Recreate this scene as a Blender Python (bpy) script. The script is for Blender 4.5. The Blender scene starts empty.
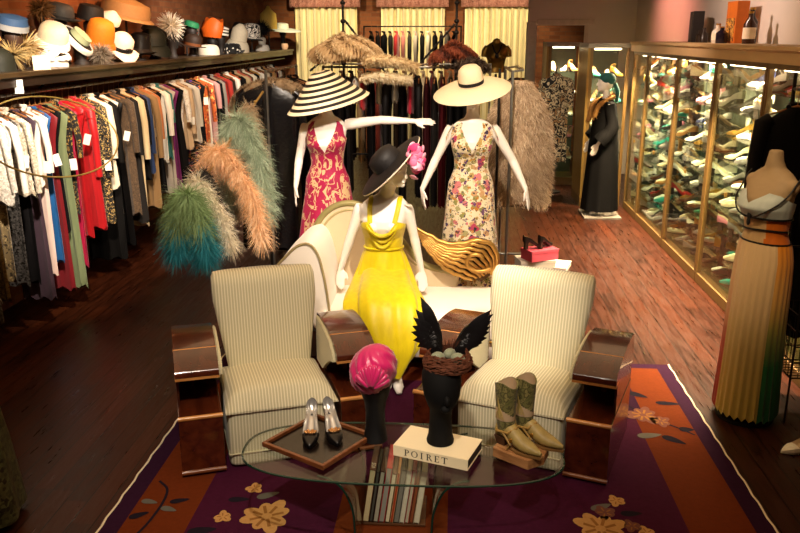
import bpy, bmesh, math, random
from math import sin, cos, pi, radians
from mathutils import Vector, Matrix, Euler
R = random.Random(7)
SC = bpy.context.scene
COL = SC.collection

# ---------------------------------------------------------------- helpers
def lin(h):
    if isinstance(h, str):
        h = h.lstrip('#'); c = [int(h[i:i+2], 16)/255 for i in (0, 2, 4)]
    else: c = list(h)
    return tuple([(x/12.92 if x <= .04045 else ((x+.055)/1.055)**2.4) for x in c] + [1])

class MB:
    def __init__(s): s.v = []; s.f = []; s.m = []
    def add(s, vs, fs, m=0):
        b = len(s.v); s.v.extend([tuple(p) for p in vs])
        for f in fs: s.f.append([b+i for i in f]); s.m.append(m)
    def box(s, c, d, m=0, rz=0, M=None):
        hx, hy, hz = d[0]/2, d[1]/2, d[2]/2
        vs = [Vector((x, y, z)) for z in (-hz, hz) for x, y in ((-hx, -hy), (hx, -hy), (hx, hy), (-hx, hy))]
        if rz: vs = [Matrix.Rotation(rz, 3, 'Z') @ p for p in vs]
        if M is not None: vs = [M @ p for p in vs]
        s.add([p+Vector(c) for p in vs], [(3, 2, 1, 0), (4, 5, 6, 7), (0, 1, 5, 4), (1, 2, 6, 5), (2, 3, 7, 6), (3, 0, 4, 7)], m)
    def b2(s, x0, x1, y0, y1, z0, z1, m=0): s.box(((x0+x1)/2, (y0+y1)/2, (z0+z1)/2), (x1-x0, y1-y0, z1-z0), m)
    def loft(s, rings, m=0, closed=True, caps=True, loop=False):
        n = len(rings[0]); vs = [p for r in rings for p in r]; fs = []
        k = len(rings)
        for i in range(k if loop else k-1):
            j = (i+1) % k
            for a in range(n if closed else n-1):
                b = (a+1) % n
                fs.append((i*n+a, i*n+b, j*n+b, j*n+a))
        if caps and not loop and closed:
            fs.append(tuple(range(n-1, -1, -1))); fs.append(tuple((k-1)*n+a for a in range(n)))
        s.add(vs, fs, m)
    def tube(s, path, r, n=8, m=0, caps=True, loop=False, flat=1.0, ref=(0, 0, 1)):
        P = [Vector(p) for p in path]; k = len(P); rs = r if isinstance(r, (list, tuple)) else [r]*k
        rings = []; u = None
        for i in range(k):
            if loop: t = P[(i+1) % k]-P[i-1]
            else: t = P[min(i+1, k-1)]-P[max(i-1, 0)]
            t.normalize()
            if u is None:
                a = Vector(ref) if abs(t.dot(Vector(ref))) < .95 else Vector((1, 0, 0))
                u = (a - t*a.dot(t)).normalized()
            else:
                u = (u - t*u.dot(t)).normalized()
            w = t.cross(u)
            rings.append([P[i]+u*(cos(q)*rs[i]*flat)+w*(sin(q)*rs[i]) for q in [2*pi*j/n for j in range(n)]])
        s.loft(rings, m, True, caps, loop)
    def lathe(s, prof, c=(0, 0, 0), n=24, m=0, M=None, caps=True, sy=1):
        rings = []
        for r, z in prof:
            ring = [Vector((r*cos(2*pi*j/n), sy*r*sin(2*pi*j/n), z)) for j in range(n)]
            if M is not None: ring = [M @ p for p in ring]
            rings.append([p+Vector(c) for p in ring])
        s.loft(rings, m, True, caps)
    def sq(s, c, d, e1=1., e2=1., n=24, k=12, m=0, M=None):
        def pw(x, e): return math.copysign(abs(x)**e, x)
        rings = []
        for i in range(k+1):
            a = -pi/2+pi*i/k
            if i == 0: a += .001
            if i == k: a -= .001
            ring = []
            for j in range(n):
                b = 2*pi*j/n+pi/n
                p = Vector((d[0]/2*pw(cos(a), e1)*pw(cos(b), e2), d[1]/2*pw(cos(a), e1)*pw(sin(b), e2), d[2]/2*pw(sin(a), e1)))
                if M is not None: p = M @ p
                ring.append(p+Vector(c))
            rings.append(ring)
        s.loft(rings, m)
    def ext(s, prof, a, b, axis='y', m=0):
        # prof: closed polygon of 2-tuples, extruded along axis from a to b
        def P(u, v, t): return {'y': (u, t, v), 'x': (t, u, v), 'z': (u, v, t)}[axis]
        n = len(prof)
        vs = [P(u, v, a) for u, v in prof]+[P(u, v, b) for u, v in prof]
        fs = [tuple(range(n)), tuple(range(2*n-1, n-1, -1))]+[(i, (i+1) % n, n+(i+1) % n, n+i) for i in range(n)]
        s.add(vs, fs, m)
    def strand(s, p, d, L, w, m=0, droop=0., seg=2, rnd=R):
        p = Vector(p); d = Vector(d).normalized()
        side = d.cross(Vector((rnd.uniform(-1, 1), rnd.uniform(-1, 1), rnd.uniform(-1, 1))))
        if side.length < 1e-4: side = Vector((1, 0, 0))
        side.normalize(); vs = []; q = p.copy()
        for i in range(seg+1):
            ww = w*(1-.85*i/seg); vs += [q-side*ww, q+side*ww]
            d = (d+Vector((0, 0, -droop))).normalized(); q = q+d*(L/seg)
        s.add(vs, [(2*i, 2*i+1, 2*i+3, 2*i+2) for i in range(seg)], m)
    def build(s, name, mats, parent=None, smooth=True, bevel=0, angle=None, recalc=True):
        me = bpy.data.meshes.new(name)
        me.from_pydata([tuple(p) for p in s.v], [], s.f)
        if not isinstance(mats, (list, tuple)): mats = [mats]
        for q in mats: me.materials.append(q)
        me.polygons.foreach_set('material_index', s.m)
        if recalc:
            bm = bmesh.new(); bm.from_mesh(me); bmesh.ops.recalc_face_normals(bm, faces=bm.faces); bm.to_mesh(me); bm.free()
        if smooth: me.polygons.foreach_set('use_smooth', [True]*len(me.polygons))
        me.update()
        if smooth: me.set_sharp_from_angle(angle=radians(angle or 50))
        o = bpy.data.objects.new(name, me); COL.objects.link(o)
        if parent: o.parent = parent
        if bevel:
            b = o.modifiers.new('b', 'BEVEL'); b.width = bevel; b.segments = 2; b.limit_method = 'ANGLE'; b.angle_limit = radians(40)
        return o

def fuse(o):
    bm = bmesh.new(); bm.from_mesh(o.data); bmesh.ops.remove_doubles(bm, verts=bm.verts, dist=1e-5); bmesh.ops.recalc_face_normals(bm, faces=bm.faces); bm.to_mesh(o.data); bm.free()
    o.data.polygons.foreach_set('use_smooth', [True]*len(o.data.polygons)); o.data.set_sharp_from_angle(angle=radians(60)); return o
def tag(o, label, cat, group=None, kind=None):
    o['label'] = label; o['category'] = cat
    if group: o['group'] = group
    if kind: o['kind'] = kind
    return o
def thing(name, label, cat, loc=(0, 0, 0), rz=0, group=None):
    o = bpy.data.objects.new(name, None); COL.objects.link(o); o.empty_display_size = .05
    o.location = loc; o.rotation_euler = (0, 0, rz)
    return tag(o, label, cat, group)
def struct(o): o['kind'] = 'structure'; return o
def place(o, loc, rz=0, sc=1):
    o.location = loc; o.rotation_euler = (0, 0, rz) if not isinstance(rz, (tuple, list)) else rz
    o.scale = (sc,)*3 if not isinstance(sc, (tuple, list)) else sc
    return o
def bez(pts, n=16):
    # Catmull-Rom through pts
    P = [Vector(p) for p in pts]; out = []
    Q = [2*P[0]-P[1]]+P+[2*P[-1]-P[-2]]
    for i in range(1, len(Q)-2):
        for k in range(n):
            t = k/n; a, b, c, d = Q[i-1], Q[i], Q[i+1], Q[i+2]
            out.append(.5*((2*b)+(c-a)*t+(2*a-5*b+4*c-d)*t*t+(3*b-a-3*c+d)*t**3))
    out.append(P[-1]); return out
def ip(t, tab):
    # piecewise-linear table [(t, v...)]
    if t <= tab[0][0]: return tab[0][1:] if len(tab[0]) > 2 else tab[0][1]
    for a, b in zip(tab, tab[1:]):
        if t <= b[0]:
            k = (t-a[0])/(b[0]-a[0]); r = [x+(y-x)*k for x, y in zip(a[1:], b[1:])]
            return r if len(r) > 1 else r[0]
    return tab[-1][1:] if len(tab[-1]) > 2 else tab[-1][1]

# ---------------------------------------------------------------- materials
_mc = {}
class NT:
    def __init__(s, name):
        s.mat = bpy.data.materials.new(name); s.mat.use_nodes = True; s.t = s.mat.node_tree; s.N = s.t.nodes
        s.b = s.N['Principled BSDF']; s.out = s.N['Material Output']; s._co = None
    def n(s, typ, **kw):
        x = s.N.new(typ)
        for k, v in kw.items():
            if k.startswith('i_'):
                key = k[2:]; key = int(key) if key.isdigit() else key.replace('_', ' ')
                x.inputs[key].default_value = v
            else: setattr(x, k, v)
        return x
    def l(s, a, b): s.t.links.new(a, b)
    def co(s, scale=(1, 1, 1), out='Object', rot=(0, 0, 0)):
        tc = s.n('ShaderNodeTexCoord'); mp = s.n('ShaderNodeMapping'); mp.inputs['Scale'].default_value = scale; mp.inputs['Rotation'].default_value = rot
        s.l(tc.outputs[out], mp.inputs['Vector']); return mp.outputs['Vector']
    def ramp(s, fac, stops, const=False):
        r = s.n('ShaderNodeValToRGB'); e = r.color_ramp
        if const: e.interpolation = 'CONSTANT'
        while len(e.elements) < len(stops): e.elements.new(.5)
        for el, (p, c) in zip(e.elements, stops): el.position = p; el.color = lin(c)
        s.l(fac, r.inputs['Fac']); return r.outputs['Color']
    def math(s, op, a, b=0.):
        x = s.n('ShaderNodeMath', operation=op)
        for i, q in enumerate((a, b)):
            if isinstance(q, (int, float)): x.inputs[i].default_value = q
            else: s.l(q, x.inputs[i])
        return x.outputs[0]
    def mix(s, fac, a, b):
        x = s.n('ShaderNodeMix', data_type='RGBA')
        if isinstance(fac, (int, float)): x.inputs[0].default_value = fac
        else: s.l(fac, x.inputs[0])
        for i, q in ((6, a), (7, b)):
            if isinstance(q, (str, tuple)): x.inputs[i].default_value = lin(q) if isinstance(q, str) else q
            else: s.l(q, x.inputs[i])
        return x.outputs[2]
    def bump(s, h, st=.3, d=.01):
        b = s.n('ShaderNodeBump'); b.inputs['Strength'].default_value = st; b.inputs['Distance'].default_value = d
        s.l(h, b.inputs['Height']); s.l(b.outputs['Normal'], s.b.inputs['Normal'])
    def P(s, rough=.6, metal=0., spec=.5, sheen=0., coat=0.):
        s.b.inputs['Roughness'].default_value = rough; s.b.inputs['Metallic'].default_value = metal
        s.b.inputs['Specular IOR Level'].default_value = spec; s.b.inputs['Sheen Weight'].default_value = sheen; s.b.inputs['Coat Weight'].default_value = coat
    def col(s, c):
        if isinstance(c, (str, tuple)): s.b.inputs['Base Color'].default_value = lin(c) if isinstance(c, str) else c
        else: s.l(c, s.b.inputs['Base Color'])

def plain(c, rough=.6, metal=0., spec=.4, var=.18, sc=14, sheen=0., coat=0., bump=.15):
    k = ('p', c, rough, metal, spec, var, sc, sheen, coat, bump)
    if k in _mc: return _mc[k]
    t = NT('plain_'+c.strip('#')); t.P(rough, metal, spec, sheen, coat)
    if var:
        nz = t.n('ShaderNodeTexNoise', i_Scale=sc, i_Detail=4.); t.l(t.co(), nz.inputs['Vector'])
        L = lin(c); lo = tuple(x*(1-var) for x in L[:3])+(1,); hi = tuple(min(1, x*(1+var)) for x in L[:3])+(1,)
        t.col(t.mix(nz.outputs['Fac'], lo, hi))
        if bump: t.bump(nz.outputs['Fac'], bump, .01)
    else: t.col(c)
    _mc[k] = t.mat; return t.mat
def fabric(c, rough=.75, c2=None, stretch=.12):
    # cloth with soft hanging streaks of fold shade painted in and a woven bump
    k = ('f', c, c2, rough)
    if k in _mc: return _mc[k]
    dk = sum(lin(c)[:3]) < .12; t = NT('fabric_'+c.strip('#')); t.P(rough, 0, .12 if dk else .25, .0 if dk else .15)
    nz = t.n('ShaderNodeTexNoise', i_Scale=30., i_Detail=3.); t.l(t.co((1, 1, stretch)), nz.inputs['Vector'])
    L = lin(c) if not dk else tuple(x*.55 for x in lin(c)[:3])+(1,); d = lin(c2) if c2 else tuple(x*.72 for x in L[:3])+(1,)
    t.col(t.mix(nz.outputs['Fac'], d, L)); t.bump(nz.outputs['Fac'], .25, .01)
    _mc[k] = t.mat; return t.mat
def spots(base, cols, scale=30., thr=.45, rough=.7, dens=1., out='Object'):
    k = ('s', base, tuple(cols), scale, thr)
    if k in _mc: return _mc[k]
    t = NT('print_'+base.strip('#')); t.P(rough, 0, .25, .2)
    v = t.co((1, 1, 1), out)
    nz = t.n('ShaderNodeTexNoise', i_Scale=scale*.8, i_Detail=2.); t.l(v, nz.inputs['Vector'])
    mv = t.mix(.06, v, nz.outputs['Color'])
    vo = t.n('ShaderNodeTexVoronoi', i_Scale=scale); t.l(mv, vo.inputs['Vector'])
    sx = t.n('ShaderNodeSeparateColor'); t.l(vo.outputs['Color'], sx.inputs[0])
    c = t.ramp(sx.outputs[0], [(i/len(cols), q) for i, q in enumerate(cols)], True)
    m1 = t.math('LESS_THAN', vo.outputs['Distance'], thr)
    m2 = t.math('LESS_THAN', sx.outputs[1], dens)
    t.col(t.mix(t.math('MULTIPLY', m1, m2), base, c))
    _mc[k] = t.mat; return t.mat
def blotch(cols, scale=12., rough=.6, stretch=(1, 1, 1), dist=1.5, sheen=.1):
    # hard-edged abstract print
    k = ('b', tuple(cols), scale, stretch, dist)
    if k in _mc: return _mc[k]
    t = NT('blotch_'+cols[0].strip('#')); t.P(rough, 0, .3, sheen)
    nz = t.n('ShaderNodeTexNoise', i_Scale=scale, i_Detail=2., i_Distortion=dist); t.l(t.co(stretch), nz.inputs['Vector'])
    n = len(cols); t.col(t.ramp(nz.outputs['Fac'], [(.33+.36*i/n if i else 0, c) for i, c in enumerate(cols)], True))
    _mc[k] = t.mat; return t.mat
def sequin(c, c2, scale=110., metal=.75):
    k = ('q', c, c2, scale)
    if k in _mc: return _mc[k]
    t = NT('sequin_'+c.strip('#')); t.P(.3, metal, .6)
    vo = t.n('ShaderNodeTexVoronoi', i_Scale=scale); t.l(t.co(), vo.inputs['Vector'])
    sx = t.n('ShaderNodeSeparateColor'); t.l(vo.outputs['Color'], sx.inputs[0])
    t.col(t.mix(sx.outputs[0], c, c2)); t.bump(sx.outputs[1], .8, .01)
    _mc[k] = t.mat; return t.mat
def stripes(c1, c2, axis=0, freq=50., duty=.35, rough=.75, c3=None, wob=0.):
    k = ('st', c1, c2, axis, freq, duty, c3)
    if k in _mc: return _mc[k]
    t = NT('stripe_'+c1.strip('#')); t.P(rough, 0, .25, .15)
    sp = t.n('ShaderNodeSeparateXYZ'); t.l(t.co(), sp.inputs[0]); u = sp.outputs[axis]
    fr = t.math('FRACT', t.math('MULTIPLY', u, freq))
    a = t.math('LESS_THAN', fr, duty); c = t.mix(a, c1, c2)
    if c3:
        b = t.math('LESS_THAN', t.math('ABSOLUTE', t.math('SUBTRACT', fr, .72)), .1); c = t.mix(b, c, c3)
    t.col(c); t.bump(fr, .15, .004)
    _mc[k] = t.mat; return t.mat
def wood(c1, c2, rough=.3, scale=(3, 40, 40), coat=.3, rot=(0, 0, 0)):
    k = ('w', c1, c2, rough, scale)
    if k in _mc: return _mc[k]
    t = NT('wood_'+c1.strip('#')); t.P(rough, 0, .5, 0, coat)
    nz = t.n('ShaderNodeTexNoise', i_Scale=2., i_Detail=5., i_Distortion=.4); t.l(t.co(scale), nz.inputs['Vector'])
    t.col(t.ramp(nz.outputs['Fac'], [(.3, c1), (.7, c2)])); t.bump(nz.outputs['Fac'], .06, .01)
    _mc[k] = t.mat; return t.mat
def thin_glass(c='#e9f4ee', amt=.10, rough=.0):
    k = ('g', c, amt)
    if k in _mc: return _mc[k]
    t = NT('glass_'+c.strip('#')); tr = t.n('ShaderNodeBsdfTransparent'); gl = t.n('ShaderNodeBsdfGlossy'); mx = t.n('ShaderNodeMixShader'); fr = t.n('ShaderNodeLayerWeight', i_Blend=.5)
    tr.inputs['Color'].default_value = lin(c); gl.inputs['Roughness'].default_value = max(rough, .02)
    t.l(t.math('ADD', t.math('MULTIPLY', t.math('POWER', fr.outputs['Facing'], 5.), .9), amt*.35), mx.inputs[0]); t.l(tr.outputs[0], mx.inputs[1]); t.l(gl.outputs[0], mx.inputs[2]); t.l(mx.outputs[0], t.out.inputs['Surface'])
    _mc[k] = t.mat; return t.mat
def emit(c, s):
    k = ('e', c, s)
    if k in _mc: return _mc[k]
    t = NT('area_light_'+c.strip('#')); e = t.n('ShaderNodeEmission', i_Strength=s); e.inputs['Color'].default_value = lin(c); t.l(e.outputs[0], t.out.inputs['Surface'])
    _mc[k] = t.mat; return t.mat
GOLD = plain('#b98a3a', .35, .85, .6, .25, 30)
BRASS = plain('#a8874c', .35, .8, .5, .2, 20)
STEEL = plain('#8f8c86', .3, .9, .5, .15, 30)
IRON = plain('#1c1713', .5, .5, .4, .3, 30)
BLACK = plain('#0c0b0b', .55, 0, .3, .3, 20)
WHITE = plain('#efe9e0', .45, 0, .4, .04, 20)
CREAM = plain('#e6d8bc', .7, 0, .3, .08, 20)
MANN = plain('#ece4d8', .38, 0, .45, .03, 8, bump=0)
DARKWOOD = wood('#1c0a05', '#3a180b', .22)
# ---------------------------------------------------------------- setting
def floor_mat():
    t = NT('old_floorboards'); t.P(.5, 0, .22, 0, .0)
    tc = t.n('ShaderNodeTexCoord'); sp = t.n('ShaderNodeSeparateXYZ'); t.l(tc.outputs['Object'], sp.inputs[0])
    u = t.math('MULTIPLY', sp.outputs[0], 1/.115); fl = t.math('FLOOR', u); fr = t.math('FRACT', u)
    wn = t.n('ShaderNodeTexWhiteNoise', noise_dimensions='1D'); t.l(fl, wn.inputs['W'])
    seg = t.math('FLOOR', t.math('ADD', t.math('MULTIPLY', sp.outputs[1], .55), t.math('MULTIPLY', wn.outputs['Value'], 9.)))
    w2 = t.n('ShaderNodeTexWhiteNoise', noise_dimensions='2D'); cb = t.n('ShaderNodeCombineXYZ'); t.l(fl, cb.inputs[0]); t.l(seg, cb.inputs[1]); t.l(cb.outputs[0], w2.inputs['Vector'])
    nz = t.n('ShaderNodeTexNoise', i_Scale=3., i_Detail=6.); t.l(t.co((14, 1.2, 1)), nz.inputs['Vector'])
    n2 = t.n('ShaderNodeTexNoise', i_Scale=1.3, i_Detail=5.); t.l(t.co(), n2.inputs['Vector'])
    a = t.ramp(w2.outputs['Value'], [(0, '#180803'), (.5, '#2a1005'), (1, '#3a1807')])
    b = t.mix(t.ramp(nz.outputs['Fac'], [(.35, '#000000'), (.7, '#ffffff')]), a, '#3a190b')
    worn = t.ramp(n2.outputs['Fac'], [(.5, '#000000'), (.8, '#aaaaaa')])
    c = t.mix(worn, b, '#472412')
    gap = t.math('LESS_THAN', fr, .06); c = t.mix(gap, c, '#060201')
    t.col(c)
    t.l(t.ramp(nz.outputs['Fac'], [(.3, '#8a8a8a'), (.7, '#b0b0b0')]), t.b.inputs['Roughness'])
    h = t.math('SUBTRACT', t.math('MULTIPLY', nz.outputs['Fac'], .3), gap); t.bump(h, .5, .012)
    return t.mat
def brick_mat(ax):
    t = NT('red_brick'); t.P(.85, 0, .2)
    sp = t.n('ShaderNodeSeparateXYZ'); tc = t.n('ShaderNodeTexCoord'); t.l(tc.outputs['Object'], sp.inputs[0])
    cb = t.n('ShaderNodeCombineXYZ'); t.l(sp.outputs[ax], cb.inputs[0]); t.l(sp.outputs[2], cb.inputs[1])
    br = t.n('ShaderNodeTexBrick', i_Scale=1.); br.inputs['Brick Width'].default_value = .21; br.inputs['Row Height'].default_value = .072; br.inputs['Mortar Size'].default_value = .006
    br.inputs['Color1'].default_value = lin('#84502e'); br.inputs['Color2'].default_value = lin('#66381e'); br.inputs['Mortar'].default_value = lin('#6b4a34')
    t.l(cb.outputs[0], br.inputs['Vector'])
    nz = t.n('ShaderNodeTexNoise', i_Scale=9., i_Detail=4.); t.l(t.co(), nz.inputs['Vector'])
    t.col(t.mix(t.math('MULTIPLY', nz.outputs['Fac'], .5), br.outputs['Color'], '#452012')); t.bump(br.outputs['Fac'], -.5, .01)
    return t.mat
BRX = brick_mat(1); BRY = brick_mat(0)
PLASTER = plain('#d9cfc2', .7, 0, .3, .05, 4)
m = MB(); m.b2(-4.0, 3.6, -2.2, 17.3, -.1, 0); struct(m.build('floor', floor_mat(), smooth=False))
m = MB(); m.b2(-4.0, 3.6, -2.2, 17.3, 3.4, 3.5); struct(m.build('ceiling', plain('#4a4038', .9), smooth=False))
m = MB(); m.b2(-4.0, -3.86, -2.2, 17.3, 0, 3.4); struct(m.build('wall_left', BRX, smooth=False))
m = MB(); m.b2(2.98, 3.6, 7.2, 14.3, 0, 3.4); struct(m.build('wall_right', PLASTER, smooth=False))
m = MB(); m.b2(2.93, 3.6, -2.2, 7.2, 0, 3.4); struct(m.build('wall_right_pier', BRX, smooth=False))
m = MB(); m.b2(3.45, 3.6, 14.3, 17.3, 0, 3.4); struct(m.build('wall_right_recess', PLASTER, smooth=False))
m = MB(); m.b2(-4.0, 3.6, 17.0, 17.3, 0, 3.4); struct(m.build('wall_back', BRY, smooth=False))
m = MB(); m.b2(-4.0, 3.6, -2.3, -2.2, 0, 3.4); struct(m.build('wall_front', plain('#3c2c22', .9), smooth=False))
# white framed opening in the short cross wall by the cabinets
m = MB(); m.b2(1.22, 2.98, 14.15, 14.3, 2.52, 3.4); m.b2(2.2, 2.98, 14.15, 14.3, 0, 2.52); struct(m.build('wall_partition', PLASTER, smooth=False))
m = MB(); m.b2(1.2, 1.36, 14.1, 14.3, 0, 2.52); m.b2(1.36, 2.3, 14.1, 14.15, 2.46, 2.56); m.b2(2.14, 2.2, 14.1, 14.15, 0, 2.46)
struct(m.build('trim_1', plain('#cfc4b4', .6), bevel=.01, smooth=False))
# curtains and valances
CURT = stripes('#e8dcb4', '#d8c998', 0, 9, .3); 
ROSE = blotch(['#8f5a4e', '#b98274', '#6f4038'], 30)
for i, (x0, x1, lab) in enumerate(((-3.2, -1.95, 'cream curtain in the corner behind the hat shelf end'), (-1.47, -.2, 'middle cream curtain behind the high rack of dark jackets'), (.2, 1.48, 'cream curtain beside the white door frame, behind the gold torso'))):
    n = 90; k = 5+i
    r0 = [(x0+(x1-x0)*j/n, 16.86+.045*sin(j/n*2*pi*k*1.7)+.018*sin(j*1.3+i), 0) for j in range(n+1)]
    prof = [(p[0], p[1]) for p in r0]
    m = MB(); rings = []
    for z in (.05, 1, 2, 2.93): rings.append([(x, y, z) for x, y in prof]+[(x, y+.012, z) for x, y in reversed(prof)])
    m.loft(rings, 0); o = m.build('curtain', CURT)
    tag(o, lab, 'curtain', 'cream curtains along the back wall')
    m = MB(); rings = []
    for z, d in ((2.84, .0), (2.9, .05), (3.0, .03), (3.2, .02)):
        rings.append([(x0-.08+(x1-x0+.16)*j/60, 16.72-d+.025*sin(j*.9+z*3), z) for j in range(61)]+[(x0-.08+(x1-x0+.16)*j/60, 16.78, z) for j in range(60, -1, -1)])
    m.loft(rings, 0); o = m.build('curtain_valance', ROSE)
    tag(o, 'dusty rose gathered valance above the '+('corner curtain', 'middle curtain', 'curtain beside the white door frame')[i], 'valance', 'rose valances over the curtains')

# ---------------------------------------------------------------- rug
m = MB(); X0, X1, Y0, Y1 = -1.67, 1.585, 1.4, 5.56
m.b2(X0, X1, Y0, Y1, .0005, .010, 0)
def quad(x0, x1, y0, y1, z, k): m.add([(x0, y0, z), (x1, y0, z), (x1, y1, z), (x0, y1, z)], [(0, 1, 2, 3)], k)
quad(X0+.10, X1-.10, Y0+.1, Y1-.08, .0112, 1)
quad(X0+.42, X1-.42, Y0+.4, Y1-.40, .0124, 2)
quad(-.536, .008, Y0+.4, 3.78, .0132, 1)
quad(X1-.62, X1-.36, Y1-.9, Y1-.28, .0130, 0)
def flat(pts, z, k): m.add([(x, y, z) for x, y in pts], [tuple(range(len(pts)))], k)
def flower(cx, cy, r, k, z=.0138, pet=8):
    pts = []
    for j in range(pet*6):
        a = 2*pi*j/(pet*6); rr = r*(.72+.28*abs(sin(a*pet/2)))*(.9+.15*sin(a*3+cx*9)); pts.append((cx+rr*cos(a), cy+rr*1.15*sin(a)))
    flat(pts, z, k)
    for j in range(pet):
        a = 2*pi*(j+.5)/pet; flat([(cx+r*.2*cos(a-.3), cy+r*.2*sin(a-.3)), (cx+r*.62*cos(a-.1), cy+r*.7*sin(a-.1)), (cx+r*.62*cos(a+.1), cy+r*.7*sin(a+.1)), (cx+r*.2*cos(a+.3), cy+r*.2*sin(a+.3))], z+.0005, 6)
def leaf(cx, cy, L, W, a, k, z=.0136):
    pts = []
    for j in range(16):
        t = 2*pi*j/16; u = cos(t)*L/2; v = sin(t)*W/2*(1-.45*cos(t)); pts.append((cx+u*cos(a)-v*sin(a), cy+u*sin(a)+v*cos(a)))
    flat(pts, z, k)
def stem(pts, w, k, z=.0137):
    B = bez([(x, y, z) for x, y in pts], 6)
    for p, q in zip(B, B[1:]):
        d = (q-p); n_ = Vector((-d.y, d.x, 0)).normalized()*w; m.add([p-n_, p+n_, q+n_, q-n_], [(0, 1, 2, 3)], k)
for s_, ox in ((1, 0.), (-1, -.14)):
    def fx(x): return x if s_ == 1 else -x+ox
    flower(fx(-.885), 3.47, .135, 3); flower(fx(-1.006), 3.72, .05, 3, pet=5); flower(fx(-1.10), 3.45, .05, 3, pet=5)
    leaf(fx(-1.06), 3.61, .11, .045, .1, 4); leaf(fx(-.92), 3.66, .12, .05, .5, 5); leaf(fx(-1.17), 3.33, .14, .06, .3, 4)
    if s_ == 1:
        stem([(-1.53, 3.76), (-1.46, 3.68), (-1.44, 3.55), (-1.45, 3.38), (-1.47, 3.28)], .007, 4)
        for q in ((-1.36, 3.58, .1, .04, .35, 4), (-1.52, 3.44, .1, .045, .6, 4), (-1.39, 3.5, .09, .04, -.3, 5), (-1.51, 3.56, .09, .04, -.2, 5)): leaf(*q)
flower(1.22, 4.72, .11, 7); flower(1.31, 4.64, .07, 7, pet=6)
stem([(1.06, 5.0), (1.25, 4.7), (1.4, 4.55), (1.47, 4.47)], .007, 4)
for q in ((1.42, 4.9, .16, .05, -.1, 4), (1.25, 5.02, .14, .06, -.6, 4), (1.33, 4.4, .15, .06, -.7, 4), (1.44, 4.54, .09, .06, 0, 4), (1.13, 5.34, .16, .05, .1, 4), (1.2, 4.45, .15, .06, .2, 5)): leaf(*q)
flower(.79, 3.61, .06, 7, pet=5); flower(.9, 3.5, .05, 7, pet=5)
rug = m.build('rug', [plain('#2c1028', .95, 0, .1, .2, 60), plain('#62290c', .95, 0, .1, .2, 50), plain('#3f1029', .95, 0, .1, .25, 40), plain('#b88a52', .95, 0, .1, .2, 60),
    plain('#1d1620', .95, 0, .1), plain('#5d5a52', .95, 0, .1), plain('#8d5f2f', .95, 0, .1), plain('#6a4238', .95, 0, .1)], smooth=False)
tag(rug, 'plum and burnt orange floral wool rug under the seating group', 'rug')
for sx in (X0, X1):
    m = MB(); pts = [(sx+(.006 if sx < 0 else -.006)*0+.004*sin(j*2.1), Y0+(Y1-Y0)*j/60, .008) for j in range(61)]
    m.tube(pts, .0065, 6); o = m.build('edge_binding', CREAM, rug)

# ---------------------------------------------------------------- shoes
def shoe_mesh(kind, L=.25, fine=1):
    m = MB(); N = 9*fine; hh = {'pump': .075, 'sandal': .06, 'flat': .012, 'boot': .04, 'oxford': .025}[kind]
    rings = []
    for i in range(N+1):
        s = i/N; x = -L/2+L*s
        w = ip(s, [(0, .018), (.06, .027), (.3, .028), (.62, .041), (.8, .036), (.93, .018), (1, .004)])
        zb = ip(s, [(0, hh), (.3, hh*.93), (.55, hh*.3), (.68, .004), (1, .006)])
        h = ip(s, [(0, .062), (.15, .055), (.4, .034), (.6, .036), (.8, .034), (1, .014)])
        if kind in ('oxford', 'boot'): h *= 1.5 if s < .7 else 1.15
        op = s < (.66 if kind in ('pump', 'flat', 'sandal') else .42)
        if i == 0: op = False
        t1, t2 = (h*.25, h*.1) if op else (h*1.08, h*1.2)
        rings.append([(x, -w*.85, zb), (x, -w, zb+h*.45), (x, -w*.93, zb+h), (x, -w*.7, zb+t1), (x, 0, zb+t2), (x, w*.7, zb+t1), (x, w*.93, zb+h), (x, w, zb+h*.45), (x, w*.85, zb)])
    n = 9
    for i in range(N):
        for a in range(n):
            b = (a+1) % n; opn = (i+.5)/N < (.66 if kind in ('pump', 'flat', 'sandal') else .42)
            mt = 1 if (a in (2, 3, 4, 5) and opn) else (2 if a == 8 else 0)
            m.add([rings[i][a], rings[i][b], rings[i+1][b], rings[i+1][a]], [(0, 1, 2, 3)], mt)
    m.add(rings[0], [tuple(range(n))], 0); m.add(rings[-1], [tuple(range(n-1, -1, -1))], 0)
    if hh > .02:
        k = 1.0 if kind in ('boot', 'oxford') else .45
        m.loft([[(-L/2+.022*(1+k)+a*x_, b*x_*.9, z) for a, b in ((-1, -1), (1, -1), (1, 1), (-1, 1))] for z, x_ in ((0, .013+.014*k), (hh*.6, .012+.012*k), (hh+.004, .021))], 2)
    if kind == 'boot':
        pr = [(.028, hh+.03), (.034, hh+.10), (.042, hh+.2), (.046, hh+.24)]
        rg = [[(-L/2+.04+r*1.1*cos(2*pi*j/10), r*sin(2*pi*j/10), z+(.02*abs(sin(2*pi*j/10)) if z > hh+.2 else 0)) for j in range(10)] for r, z in pr]
        m.loft(rg, 0, True, False); m.loft([rg[-1], [(-L/2+.04+.038*cos(2*pi*j/10), .034*sin(2*pi*j/10), hh+.12) for j in range(10)]], 1, True, True)
    if kind == 'sandal':
        m.tube([(-L/2+.03, -.026, hh+.05), (-L/2+.05, -.03, hh+.09), (-L/2+.06, 0, hh+.1), (-L/2+.05, .03, hh+.09), (-L/2+.03, .026, hh+.05)], .006, 5, 0)
    return m
SHC = {'black': '#121010', 'white': '#ebe4d8', 'cream': '#d8c8a4', 'red': '#9c1a1a', 'tan': '#a8763f', 'brown': '#54301a', 'green': '#1f6a46', 'navy': '#1d2440', 'silver': '#b9b6b0', 'gold': '#b48a3c', 'pink': '#c7788a', 'teal': '#2f8f80', 'grey': '#6d6863', 'ivory': '#f1ead6'}
_sh = {}
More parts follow.
